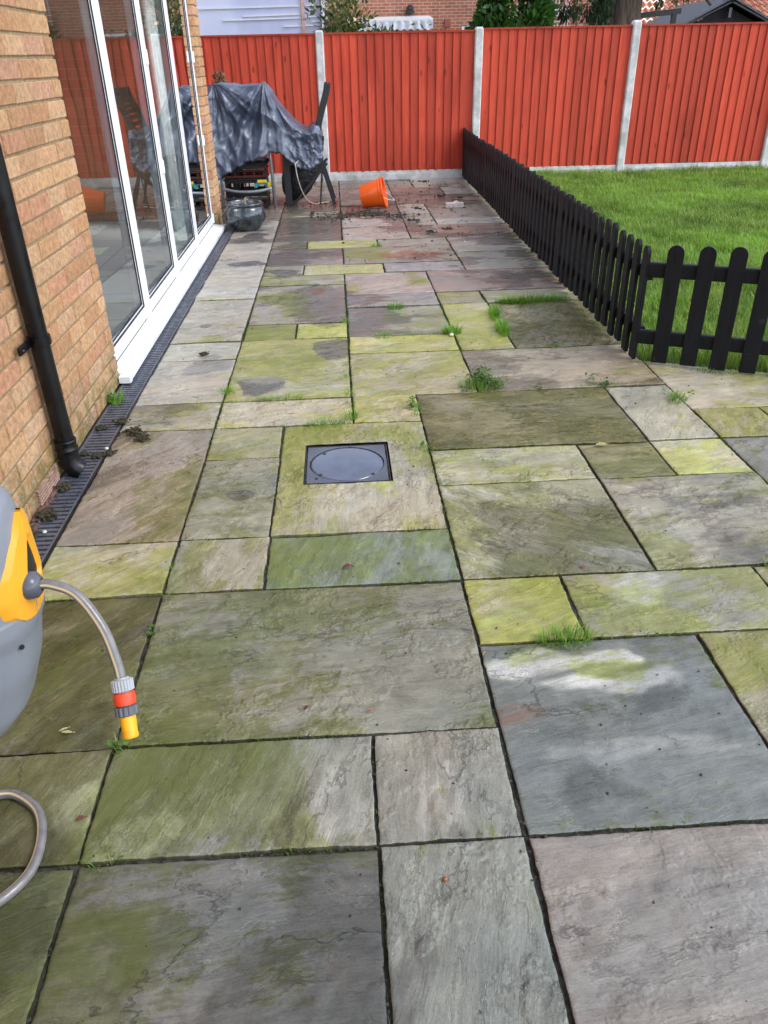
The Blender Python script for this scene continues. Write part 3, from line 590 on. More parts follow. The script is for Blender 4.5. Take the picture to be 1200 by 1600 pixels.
m.box((-5.2, -.4, 2.6), (.1, 5.6, 5.2)); m.box((-5.2, 6.7, 2.6), (.1, .6, 5.2)); m.box((-5.2, 4.4, 3.75), (.1, 4.0, 2.9)); m.box((-5.2, 4.4, .2), (.1, 4.0, .4)); m.box((-2.9, -3.15, 2.6), (4.5, .1, 5.2))  # unseen rear opening added to brighten the room behind the glass
m.box((-2.9, 1.6, 2.6), (4.3, .1, 5.2))
m.box((-3.0, 1.9, 2.5), (4.6, 10.0, .12))
m.build('inner_wall', inner, house)
def bt_mat():
    t = NT('brick_pattern'); b_ = t.n('ShaderNodeTexBrick'); p = t.obj(); mp = t.mapping(p, (1, 1, 1), (R(90), 0, 0))
    t.put(b_.inputs['Vector'], mp); t.put(b_.inputs['Scale'], 1.0); t.put(b_.inputs['Brick Width'], .225); t.put(b_.inputs['Row Height'], .075); t.put(b_.inputs['Mortar Size'], .006)
    t.put(b_.inputs['Color1'], (.42, .25, .12)); t.put(b_.inputs['Color2'], (.36, .19, .10)); t.put(b_.inputs['Mortar'], (.35, .28, .18))
    t.pri(b_.outputs['Color'], .9, 0, t.bump(b_.outputs['Fac'], -.004)); return t.m
m = MB(); m.box((-2.92, 7.00, 2.6), (4.65, .12, 5.2)); m.build('gable_wall', bt_mat(), house)
m = MB(); m.add([(-.25, -3.5, 5.1), (-.25, 7.4, 5.1), (-3.0, 7.4, 6.9), (-3.0, -3.5, 6.9), (-5.7, -3.5, 5.1), (-5.7, 7.4, 5.1), (-.25, -3.5, 5.0), (-.25, 7.4, 5.0), (-5.7, -3.5, 5.0), (-5.7, 7.4, 5.0)],
      [(0, 1, 2, 3), (3, 2, 5, 4), (6, 7, 1, 0), (8, 9, 7, 6), (1, 7, 9, 5, 2), (0, 3, 4, 8, 6), (4, 5, 9, 8)])
m.build('roof', simple('roof_tile', (.16, .07, .045), .8), house)
m = MB(); m.box((-2.9, 4.3, .06), (4.4, 5.3, .04))
def tile_floor():
    t = NT('floor_tile'); p = t.pos(); b_ = t.n('ShaderNodeTexBrick'); b_.offset = 0; t.put(b_.inputs['Vector'], p); t.put(b_.inputs['Scale'], 1.0)
    t.put(b_.inputs['Brick Width'], .6); t.put(b_.inputs['Row Height'], .6); t.put(b_.inputs['Mortar Size'], .004)
    t.put(b_.inputs['Color1'], (.80, .87, .86)); t.put(b_.inputs['Color2'], (.76, .85, .84)); t.put(b_.inputs['Mortar'], (.3, .33, .33))
    t.pri(b_.outputs['Color'], .35); return t.m
m.build('room_floor', tile_floor(), house)
# white sill + four folding door leaves
UPVC = simple('white_upvc', (.78, .79, .82), .28, 0, .02, 4, 40, .0001, spec=.5)
SILLM = simple('white_sill', (.74, .76, .77), .35, 0, .05, 7, 60, .0003, dirt=.14, dirtc=(150, 150, 138))
BLK = simple('black_gasket', (.006, .006, .008), .5)
m = MB()
prof = [(-.78, .0), (-.78, .052), (-.585, .052), (-.50, .042), (-.490, .036), (-.488, .012), (-.496, .010), (-.497, .0)]
n = len(prof); vs = [(x, DOOR0-.055+0*z, z+.004) for x, z in prof]+[(x, DOOR1+.0, z+.004) for x, z in prof]
# the nose wraps a little past the reveal, cut to the brick face
vs = [(x, (DOOR0+.002), z+.004) for x, z in prof]+[(x, (DOOR1-.002), z+.004) for x, z in prof]
m.add(vs, [tuple(range(n)), tuple(range(2*n-1, n-1, -1))]+[(i, (i+1) % n, n+(i+1) % n, n+i) for i in range(n)])
m.box((-.5175, DOOR0-.02, .026), (.058, .045, .034)); m.box((-.5175, DOOR1+.02, .026), (.058, .045, .034))
m.build('door_sill', SILLM, house, bevel=.002)
def glass_mat():
    t = NT('double_glazing'); lw = t.n('ShaderNodeFresnel'); t.put(lw.inputs['IOR'], 1.52)
    F = t.math('POWER', t.math('SUBTRACT', 1.0, lw.outputs[0]), 1.6); fac = t.math('SUBTRACT', 1.0, F, clamp=True)
    gl = t.n('ShaderNodeBsdfGlossy'); t.put(gl.inputs['Roughness'], .012); t.put(gl.inputs['Color'], (.92, .94, .95))
    tr = t.n('ShaderNodeBsdfTransparent'); t.put(tr.inputs['Color'], (.97, 1.0, .99))
    p = t.pos(); t.put(gl.inputs['Normal'], t.bump(t.noise(p, 1.4, 2), .004, .35))
    mx_ = t.n('ShaderNodeMixShader'); t.put(mx_.inputs[0], fac); t.t.links.new(tr.outputs[0], mx_.inputs[1]); t.t.links.new(gl.outputs[0], mx_.inputs[2])
    t.t.links.new(mx_.outputs[0], t.out.inputs[0]); return t.m
GLASS = glass_mat()
XD = -.592       # outer plane of the leaves
ZB, ZT = .056, 2.15
# outer fixed frame
m = MB(); m.box((XD-.045, DOOR0+.012, (ZB+ZT)/2), (.07, .022, ZT-ZB)); m.box((XD-.045, DOOR1-.012, (ZB+ZT)/2), (.07, .022, ZT-ZB)); m.box((XD-.045, (DOOR0+DOOR1)/2, ZT+.006), (.07, DOOR1-DOOR0, .022))
m.build('door_frame', UPVC, house, bevel=.002)
joints = [DOOR0+.025, 3.745, 4.765, 5.745, DOOR1-.025]
for k in range(4):
    ya, yb = joints[k]+.004, joints[k+1]-.004; S = .066; Bt = .072
    m = MB(); xc = XD-.033
    m.box((xc, ya+S/2, (ZB+ZT)/2), (.066, S, ZT-ZB-.006)); m.box((xc, yb-S/2, (ZB+ZT)/2), (.066, S, ZT-ZB-.006))
    m.box((xc-.001, (ya+yb)/2, ZB+.006+Bt/2), (.064, yb-ya-2*S, Bt)); m.box((xc-.001, (ya+yb)/2, ZT-.006-Bt/2), (.064, yb-ya-2*S, Bt))
    leaf = m.build('patio_door', UPVC, house, bevel=.004)
    g0, g1, gz0, gz1 = ya+S, yb-S, ZB+.006+Bt, ZT-.006-Bt
    # white glazing bead, then black gasket, then glass
    m = MB(); bw = .016
    for (yy, zz, sy, sz) in ((g0+bw/2, (gz0+gz1)/2, bw, gz1-gz0), (g1-bw/2, (gz0+gz1)/2, bw, gz1-gz0), ((g0+g1)/2, gz0+bw/2, g1-g0-2*bw, bw), ((g0+g1)/2, gz1-bw/2, g1-g0-2*bw, bw)):
        m.box((XD-.030, yy, zz), (.040, sy, sz))
    m.build('glazing_bead', UPVC, leaf)
    m = MB(); q0, q1, r0, r1 = g0, g1, gz0, gz1; gw = .009
    for (yy, zz, sy, sz) in ((q0+gw/2-.001, (r0+r1)/2, gw, r1-r0), (q1-gw/2+.001, (r0+r1)/2, gw, r1-r0), ((q0+q1)/2, r0+gw/2-.001, q1-q0, gw), ((q0+q1)/2, r1-gw/2+.001, q1-q0, gw)):
        m.box((XD-.006, yy, zz), (.006, sy, sz))
    for (yy, zz, sy, sz) in ((q0+bw+.003, (r0+r1)/2, .006, r1-r0-2*bw), (q1-bw-.003, (r0+r1)/2, .006, r1-r0-2*bw), ((q0+q1)/2, r0+bw+.003, q1-q0-2*bw, .006)):
        m.box((XD-.014, yy, zz), (.006, sy, sz))
    m.build('gasket', BLK, leaf)
    m = MB(); m.add([(XD-.029, g0+.001, gz0+.001), (XD-.0125, g1-.001, gz0+.001), (XD-.0125, g1-.001, gz1-.001), (XD-.029, g0+.001, gz1-.001)], [(0, 1, 2, 3)])
    m.build('glass', GLASS, leaf)
    # hinges on the outer face between leaves
    if k in (1, 3):
        for hz in (.12, .78, 1.42, 2.0):
            m = MB(); yj = joints[k+1] if k == 1 else joints[k]
            yj = joints[2] if k == 1 else joints[4]-.05
            m.box((XD+.005, yj, hz), (.010, .030, .075)); m.tube([(XD+.012, yj, hz-.042), (XD+.012, yj, hz+.042)], .006, 10)
            m.build('hinge', UPVC, leaf, bevel=.002)
# dark strip under the leaves
m = MB(); m.box((XD-.03, (DOOR0+DOOR1)/2, .0565), (.052, DOOR1-DOOR0-.01, .006)); m.build('threshold_seal', BLK, house)
# a pale curtain edge inside, and skirting
m = MB()
for k in range(14): m.tube([(-.86+.015*math.sin(k*1.7), DOOR0+.05+k*.035, .09), (-.86, DOOR0+.05+k*.035, 2.2)], .022, 8)
m.build('curtain', simple('curtain_cloth', (.62, .63, .62), .9), house, smooth=True); m = MB()
for k in range(12): m.tube([(-.86+.015*math.sin(k*1.7), DOOR1-.05-k*.035, .09), (-.86, DOOR1-.05-k*.035, 2.2)], .022, 8)
m.build('curtain', simple('curtain_cloth', (.55, .56, .55), .9), house, smooth=True)
# downpipe
PIPE = simple('black_pipe', (.004, .004, .0055), .30, 0, .2, 6, 30, .0002, spec=.35)
px_, py_ = -.499, 1.757
m = MB(); m.tube([(px_-.006, py_, .10), (px_-.006, py_-.012, 1.2), (px_-.006, py_-.02, 5.0)], .034, 28)
dp = m.build('downpipe', PIPE, house, smooth=True, autos=40)
m = MB(); m.lathe([(.0345, .152), (.0405, .152), (.0425, .147), (.0405, .142), (.0395, .118), (.0425, .114), (.0425, .110), (.0400, .106), (.0395, .09), (.040, .04)], 28, (px_-.006, py_, 0))
m.tube([(px_-.006, py_, .09), (px_-.004, py_, .055), (px_+.008, py_, .030), (px_+.032, py_, .014)], [.0385, .0400, .0410, .040], 28)
m.build('shoe', PIPE, dp, smooth=True, autos=40)
m = MB()
m.lathe([(.0352, .53), (.041, .53), (.0415, .545), (.041, .560), (.0352, .560)], 28, (px_-.006, py_-.005, 0))
m.build('clip_ring', PIPE, dp, smooth=True, autos=40)
m = MB(); m.box((px_-.03, py_-.085, .545), (.012, .115, .030)); m.lathe([(0, .012), (.006, .010), (.008, 0)], 12, (px_-.024, py_-.13, .545), (1, 0, 0)); m.box((px_-.03, py_+.05, .555), (.012, .05, .026))
m.build('bracket', PIPE, dp, bevel=.004)
# air brick beside the pipe foot
AB = simple('terracotta', (.33, .21, .16), .85, 0, .3, 30, 80, .001, dirt=.3, dirtc=(70, 60, 40))
m = MB()
for k in range(5): m.box((XW+.004, 1.60, .010+k*.0125), (.014, .215, .0055))
for k in range(2): m.box((XW+.003, 1.60+(.104 if k else -.104), .036), (.012, .007, .066))
m.build('air_brick', AB, house, bevel=.001)

# ================================================================== LINEAR DRAIN
drain = empty('channel_drain', (-.48, 3, 0), 'long dark grey slotted drainage channel along the foot of the house wall', 'drain')
DM = simple('drain_plastic', (.085, .092, .118), .28, 0, .25, 18, 90, .0005, spec=.7, dirt=.12, dirtc=(75, 70, 60))
m = MB(); yA, yB = -2.8, 7.06
m.box((-.4185, (yA+yB)/2, -.010), (.010, yB-yA, .022)); m.box((-.5445, (yA+yB)/2, -.010), (.009, yB-yA, .022)); m.box((-.48, (yA+yB)/2, -.032), (.134, yB-yA, .004))
m.build('channel', simple('channel_black', (.008, .008, .010), .45), drain)
m = MB()
m.box((-.4275, (yA+yB)/2, -.003), (.008, yB-yA, .010)); m.box((-.5345, (yA+yB)/2, -.003), (.010, yB-yA, .010))
y = yA
while y < yB:
    m.box((-.4805, y, -.004), (.098, .0165, .009)); y += .0285
m.build('grating', DM, drain)

# ================================================================== BOUNDARY FENCE
def FY(x): return 9.965-.022*x
def red_mat():
    t = NT('red_stained_timber'); a = t.attr('tone'); p = t.obj(); sc = t.sep(a.outputs['Color'])
    g_ = t.mapping(p, (26, 26, 1.3)); gr = t.noise(g_, 1.6, 7, .7, .6)
    c = t.mix(t.rng(gr, .32, .68), (.46, .046, .022), (.60, .076, .036))
    c = t.mix(t.rng(t.noise(t.mapping(p, (3, 3, .8)), 1.5, 4), .5, .7, 0, .4), c, (.26, .020, .010))
    kn = t.rng(t.vor(t.mapping(p, (7, 7, 2.6)), 1.0), .06, .13, 1, 0)
    c = t.mix(t.math('MULTIPLY', kn, .65), c, (.10, .010, .006))
    z = t.n('ShaderNodeSeparateXYZ'); t.put(z.inputs[0], p)
    c = t.mix(t.rng(t.math('ADD', z.outputs[2], t.math('MULTIPLY', t.noise(p, 3, 4), .4)), .36, .24, 0, .35), c, (.30, .07, .025))
    c = t.scale(c, t.rng(sc[0], 0, 1, .80, 1.16, False))
    t.pri(c, .62, 0, t.bump(t.math('ADD', gr, t.math('MULTIPLY', t.noise(p, 130, 4), .4)), .0022, .8), .3); return t.m
RED = red_mat()
def conc_mat():
    t = NT('pale_concrete'); p = t.obj(); n = t.noise(p, 7, 7, .65)
    c = t.mix(t.rng(n, .32, .68), (.48, .47, .46), (.74, .73, .72)); c = t.mix(t.rng(t.noise(p, 70, 4, .7), .62, .7, 0, .5), c, (.2, .19, .17))
    c = t.mix(t.rng(t.noise(p, 3.1, 6), .54, .68, 0, .5), c, (.24, .27, .18))
    t.pri(c, .88, 0, t.bump(t.noise(p, 90, 5, .7), .002), .3); return t.m
CONC = conc_mat()
posts = [-5.36, -3.43, -1.50, .455, 2.385, 4.30, 6.21, 8.15, 10.1, 12.0]
tops = [1.66, 1.65, 1.66, 1.665, 1.665, 1.70, 1.70, 1.70, 1.70, 1.70]
plab = ['', '', 'concrete fence post hidden in part behind the house corner', 'leftmost visible pale concrete fence post, behind the dark folding chair', 'pale concrete fence post behind the far end of the black picket fence',
        'pale concrete fence post beneath the conifer trunk, between two lawn-side panels', 'pale concrete fence post at the right edge of the picture behind the lawn', 'concrete post right of the visible lawn', 'concrete post', 'concrete post']
for k, x in enumerate(posts):
    if not (2 <= k <= 7): continue
    m = MB(); y = FY(x); h = tops[k]; w2 = .050
    # chamfered face, sloped cap
    poly = [(x-w2, y+.05), (x-w2, y-.042), (x-w2+.012, y-.055), (x+w2-.012, y-.055), (x+w2, y-.042), (x+w2, y+.05)]
    m.prism(poly, -.03, h-.012); 
    n = len(poly); m.add([(p[0], p[1], h-.012) for p in poly]+[((p[0]-x)*.72+x, (p[1]-y)*.72+y, h+.010) for p in poly], [(i, (i+1) % n, n+(i+1) % n, n+i) for i in range(n)]+[tuple(range(n, 2*n))])
    o = m.build('concrete_post', CONC, None, bevel=.003)
    tag(o, plab[k], 'fence post', 'concrete posts of the red fence')
pl = {1: 'red panel left of the house corner', 2: 'red timber fence panel behind the tarpaulin covered furniture', 3: 'red timber fence panel behind the tipped orange bucket', 4: 'red timber fence panel between the picket fence end and the conifer',
      5: 'rightmost wide red timber fence panel along the back of the lawn', 6: 'red timber fence panel just showing at the right edge of the picture'}
fr = random.Random(9)
for k in range(1, 8):
    xa, xb = posts[k]+.052, posts[k+1]-.052
    if k in (0, 7) or xa > 9: continue
    root = empty('fence_panel', ((xa+xb)/2, FY((xa+xb)/2), .1), pl.get(k, 'red fence panel beyond the edge'), 'fence panel', 'red feather-edge fence panels')
    V, F, T = [], [], []; x = xa; zt = (tops[k]+tops[k+1])/2-.035; zb = .105+fr.uniform(-.01, .008)
    zt2 = 1.63 if k < 4 else 1.645
    y0 = FY(x)
    while x < xb-.02:
        bw = fr.uniform(.098, .112)
        if xb-x < .17: bw = xb-x
        x2 = min(xb, x+bw)
        ov = .012
        n = len(V); ya = FY(x)-.014; yb = FY(x2)-.004; zj = zb+fr.uniform(-.006, .005)
        # feather edge: thick edge (left, proud) overlaps the thin edge before it
        V += [(x-.001, ya-.012, zj), (x-.001, ya+.001, zj), (x2+ov, yb-.005, zj), (x2+ov, yb+.003, zj),
              (x-.001, ya-.012, zt2), (x-.001, ya+.001, zt2), (x2+ov, yb-.005, zt2), (x2+ov, yb+.003, zt2)]
        F += [[n, n+2, n+6, n+4], [n+1, n, n+4, n+5], [n+2, n+3, n+7, n+6], [n+3, n+1, n+5, n+7], [n+4, n+6, n+7, n+5], [n, n+1, n+3, n+2]]
        T += [(fr.random(), 0, 0, 1)]*8
        x = x2
    mesh_np('board', np.array(V), np.array(F), RED, root, False, {'tone': np.array(T)})
    m = MB(); m.bar((xa, FY(xa)-.012, zt2+.008), (xb, FY(xb)-.012, zt2+.008), .045, .020); o = m.build('capping', RED, root)
    m = MB()
    for zz in (.35, .9, 1.45): m.bar((xa, FY(xa)+.03, zz), (xb, FY(xb)+.03, zz), .04, .05)
    m.build('rail', RED, root)
    m = MB(); xm0, xm1 = xa, xb
    m.bar((xm0, FY(xm0), .03), (xm1, FY(xm1), .03), .045, .15); 
    m.bar((xm0+.06, FY(xm0)-.026, .035), (xm1-.06, FY(xm1)-.026, .035), .008, .075)
    o = m.build('gravel_board', CONC, None, bevel=.003)
    tag(o, {1: 'concrete gravel board left of the house corner', 2: 'concrete gravel board behind the tarpaulin covered furniture', 3: 'concrete gravel board behind the tipped orange bucket', 4: 'concrete gravel board where the picket fence meets the lawn',
            5: 'long pale concrete gravel board behind the lawn under the widest red panel', 6: 'concrete gravel board at the right edge of the picture behind the lawn'}.get(k), 'gravel board', 'concrete gravel boards under the red fence')

# ================================================================== PICKET FENCE
def black_wood():
    t = NT('black_painted_wood'); p = t.obj(); gr = t.noise(t.mapping(p, (18, 18, 2)), 3, 6, .7, .4)
    c = t.mix(t.rng(gr, .3, .7), (.0028, .003, .0045), (.009, .010, .014)); c = t.mix(t.rng(t.noise(p, 9, 6, .7), .62, .74, 0, .5), c, (.045, .048, .045))
    t.pri(c, t.rng(gr, .3, .7, .42, .62), 0, t.bump(gr, .0018, .9), .22); return t.m
BW = black_wood()
def picket(m, p, d, nrm, z0, z1, w_=.068, t_=.019, lean=0.0):
    """p base xy, d unit along the fence, nrm unit towards the viewer's side"""
    r_ = w_/2; out = [(-r_, z0), (r_, z0)]
    out += [(r_*math.cos(math.pi*k/10), z1-r_+r_*math.sin(math.pi*k/10)) for k in range(11)]
    vs = []
    for s_ in (0, t_):
        for a, z in out: 
            off = a+lean*(z-z0)
            vs.append((p[0]+d[0]*off+nrm[0]*s_, p[1]+d[1]*off+nrm[1]*s_, z))
    n = len(out); m.add(vs, [tuple(range(n-1, -1, -1)), tuple(range(n, 2*n))]+[(i, (i+1) % n, n+(i+1) % n, n+i) for i in range(n)])
pr_ = random.Random(4)
A0 = Vector((2.093, 2.80)); A1 = Vector((2.243, 9.86)); dA = (A1-A0).normalized(); nA = Vector((-dA.y, dA.x))
root = empty('picket_fence', (A0.x, A0.y, 0), 'long low black picket fence running along the lawn to the red fence', 'picket fence', 'black picket fences')
L = (A1-A0).length; s_ = .0; k = 0
while s_ < L:
    q = A0+dA*s_; m = MB()
    picket(m, q, dA, nA, .018+pr_.uniform(-.008, .012), .585+pr_.uniform(-.008, .010), lean=pr_.uniform(-.012, .012)); m.build('picket', BW, root, bevel=.0015, seg=1)
    k += 1; s_ += (.072 if k in (14, 28, 41) else .132)+pr_.uniform(-.005, .005)
for zz in (.145, .440):
    m = MB(); m.bar(tuple(A0-nA*.020)+(zz,), tuple(A1-nA*.020)+(zz,), .038, .060); m.build('rail', BW, root, bevel=.003)
for s_ in (1.85, 3.65, 5.45, 6.95):
    q = A0+dA*s_-nA*.065; m = MB(); m.box((q.x, q.y, .26), (.05, .05, .56)); m.build('stake', BW, root, bevel=.003)
B0 = Vector((2.115, 2.745)); dB = Vector((FCD[0], FCD[1])).normalized(); nB = Vector((dB.y, -dB.x))
root = empty('picket_fence', (B0.x, B0.y, 0), 'short run of black rounded pickets angled across the front corner of the lawn', 'picket fence', 'black picket fences')
for k in range(20):
    q = B0+dB*(.085+k*.1395); m = MB()
    picket(m, q, dB, nB, .012+pr_.uniform(-.004, .006), .600+pr_.uniform(-.006, .006), w_=.076, lean=pr_.uniform(-.006, .006)); m.build('picket', BW, root, bevel=.002, seg=2)
for zz in (.135, .470):
    m = MB(); m.bar(tuple(B0-nB*.021-dB*.045)+(zz,), tuple(B0+dB*2.85-nB*.021)+(zz,), .038, .070); m.build('rail', BW, root, bevel=.008)

# ================================================================== LAWN
def lawn_mat():
    t = NT('lawn_soil'); p = t.pos(); c = t.mix(t.rng(t.noise(p, 25, 6, .7), .35, .65), (.030, .060, .010), (.065, .12, .02)); t.pri(c, .9, 0, t.bump(t.noise(p, 80, 5, .7), .01)); return t.m
m = MB(); m.add([(2.12, 2.74, -.006), (2.12+.91*9, 2.74-.415*9, -.006), (14, 9.6, -.006), (9, FY(9), -.006), (2.27, FY(2.27), -.006)], [(0, 1, 2, 3, 4)])
tag(m.build('lawn', lawn_mat()), 'green lawn behind the black picket fence', 'lawn', kind='structure')
def leaf_mat(name, rough=.45, trl=.35, k=1.0):
    t = NT(name); a = t.attr('tone'); c = t.scale(a.outputs['Color'], k)
    p = t.n('ShaderNodeBsdfPrincipled'); t.put(p.inputs['Base Color'], c); t.put(p.inputs['Roughness'], rough); t.put(p.inputs['Specular IOR Level'], .4)
    tr = t.n('ShaderNodeBsdfTranslucent'); t.put(tr.inputs['Color'], t.mix(1.0, c, (1.1, 1.25, .5), 'MULTIPLY'))
    mx_ = t.n('ShaderNodeMixShader'); t.put(mx_.inputs[0], trl); t.t.links.new(p.outputs[0], mx_.inputs[1]); t.t.links.new(tr.outputs[0], mx_.inputs[2]); t.t.links.new(mx_.outputs[0], t.out.inputs[0]); return t.m
GRASS = leaf_mat('grass_blade', .5, .35)
def blades(P, H, W_, lean, cols, az=None):
    """arrays: P (n,3) roots, H heights, W widths, lean bend distance; 5-vert blades (2 quads as quad+tri -> use 4 tris)"""
    n = len(P); az = rng.uniform(0, 2*np.pi, n) if az is None else az
    d = np.stack([np.cos(az), np.sin(az), np.zeros(n)], 1); s_ = np.stack([-np.sin(az), np.cos(az), np.zeros(n)], 1)*W_[:, None]/2
    up = np.zeros((n, 3)); up[:, 2] = 1
    mid = P+up*(H*.55)[:, None]+d*(lean*.28)[:, None]; tip = P+up*(H*np.sqrt(np.clip(1-(lean/H*.5)**2, .1, 1)))[:, None]+d*lean[:, None]
    V = np.stack([P-s_, P+s_, mid-s_*.75, mid+s_*.75, tip], 1).reshape(-1, 3)
    b = np.arange(n)*5
    F = np.concatenate([np.stack([b, b+1, b+3], 1), np.stack([b, b+3, b+2], 1), np.stack([b+2, b+3, b+4], 1)])
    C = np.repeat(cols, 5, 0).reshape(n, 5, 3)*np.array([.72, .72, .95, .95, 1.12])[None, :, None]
    C = np.concatenate([C.reshape(-1, 3), np.ones((n*5, 1))], 1)
    return V, F, C
def grass_cols(n, x, y, bright=1.0):
    f = fbm(x*1.3, y*1.3, 4, 91); f2 = fbm(x*5, y*5, 3, 55)
    c = np.array([.215, .355, .058])[None]*(.35+1.35*f)[:, None]*rng.uniform(.7, 1.3, (n, 1))
    y_ = (rng.random(n) < .10+.30*(f2 > .56))[:, None]; c = np.where(y_, np.array([.36, .42, .12])*rng.uniform(.7, 1.2, (n, 1)), c)
    return c*bright
N = 330000
u_ = rng.random(N)
gx_ = 2.1+rng.random(N)**1.0*5.2; gy_ = 1.9+u_*8.05
dd = (gx_-FC0[0])*FCN[0]+(gy_-FC0[1])*FCN[1]
ok = (dd > .04) & (gx_ > fence_x(gy_)+.045) & (gy_ < FY(gx_)-.03) & (gx_ < 2.6+ (gy_-1.9)*.72+.7)
dens = np.clip(1.25-(gy_-2.5)*.07, .55, 1); ok &= rng.random(N) < dens
gx_, gy_ = gx_[ok], gy_[ok]; n = len(gx_)
cl = fbm(gx_*6, gy_*6, 3, 12)
H = (.026+.052*rng.random(n))*(.25+1.6*cl)*(1+.25*(gy_ > 9.6)); 
near = ((gx_-FC0[0])*FCN[0]+(gy_-FC0[1])*FCN[1] < .12) | (gx_ < fence_x(gy_)+.14); H = np.where(near, H*1.45, H)
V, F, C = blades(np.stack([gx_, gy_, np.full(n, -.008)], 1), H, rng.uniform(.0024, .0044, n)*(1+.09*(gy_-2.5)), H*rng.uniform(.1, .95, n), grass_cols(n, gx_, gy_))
o = mesh_np('lawn_grass', V, F, GRASS, None, False, {'tone': C}); tag(o, 'thick bright green lawn grass', 'grass', kind='stuff')
# a few clover / daisy rosettes in the lawn near the back
# ------------------------------------------------------------------ weeds in the joints
def tuft(name, label, cat, x, y, rad, hgt, nb, asp=1.0, rot=0.0, bright=1.0, kind=None, group='grass tufts in the paving joints', leafy=0):
    a = rng.random(nb)*2*np.pi; r_ = rad*np.sqrt(rng.random(nb)); px = r_*np.cos(a)*asp; py = r_*np.sin(a)/max(asp, 1)
    X = x+px*math.cos(rot)-py*math.sin(rot); Y = y+px*math.sin(rot)+py*math.cos(rot)
    H = hgt*rng.uniform(.3, 1.0, nb)*(1-.35*r_/rad); az = np.arctan2(Y-y, X-x)+rng.normal(0, .8, nb)
    c = np.array([.13, .26, .035])[None]*rng.uniform(.6, 1.45, (nb, 1))*bright; dry = rng.random(nb) < .08; c[dry] = np.array([.35, .33, .15])
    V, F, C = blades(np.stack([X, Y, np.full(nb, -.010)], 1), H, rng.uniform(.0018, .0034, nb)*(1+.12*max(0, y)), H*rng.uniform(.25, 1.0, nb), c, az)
    if leafy:
        nc_ = max(3, leafy//28); ci = rng.integers(0, nc_, leafy); ca_ = rng.random(nc_)*2*np.pi; cr_2 = rad*rng.uniform(.1, 1.25, nc_); ch_ = hgt*rng.uniform(.25, 1.15, nc_); lx = x+(cr_2*np.cos(ca_))[ci]+rng.normal(0, rad*.20, leafy); ly = y+(cr_2*np.sin(ca_))[ci]*.8+rng.normal(0, rad*.18, leafy); lz = np.maximum(.003, ch_[ci]*rng.uniform(.2, 1.0, leafy)); lr = 0
        sz = rng.uniform(.004, .010, leafy); t1 = rng.normal(0, 1, (leafy, 3)); t1[:, 2] *= .35; t1 /= np.linalg.norm(t1, axis=1)[:, None]
        t2 = np.cross(t1, np.array([0, 0, 1.])+rng.normal(0, .35, (leafy, 3))); t2 /= np.linalg.norm(t2, axis=1)[:, None]
        P = np.stack([lx, ly, lz], 1); Q = np.stack([P-t1*sz[:, None], P+t2*(sz*.7)[:, None]-t1*sz[:, None]*.2, P+t1*sz[:, None], P-t2*(sz*.7)[:, None]-t1*sz[:, None]*.2], 1).reshape(-1, 3)
        b = np.arange(leafy)*4+len(V); F2 = np.concatenate([np.stack([b, b+1, b+2], 1), np.stack([b, b+2, b+3], 1)])
        lc = np.array([.075, .15, .03])[None]*rng.uniform(.6, 1.6, (leafy, 1)); C2 = np.concatenate([np.repeat(lc, 4, 0), np.ones((leafy*4, 1))], 1)
        V = np.concatenate([V, Q]); F = np.concatenate([F, F2]); C = np.concatenate([C, C2])
    V = V-np.array([x, y, 0]); o = mesh_np(name, V, F, GRASS, None, False, {'tone': C}); o.location = (x, y, 0)
    return tag(o, label, cat, group, kind)
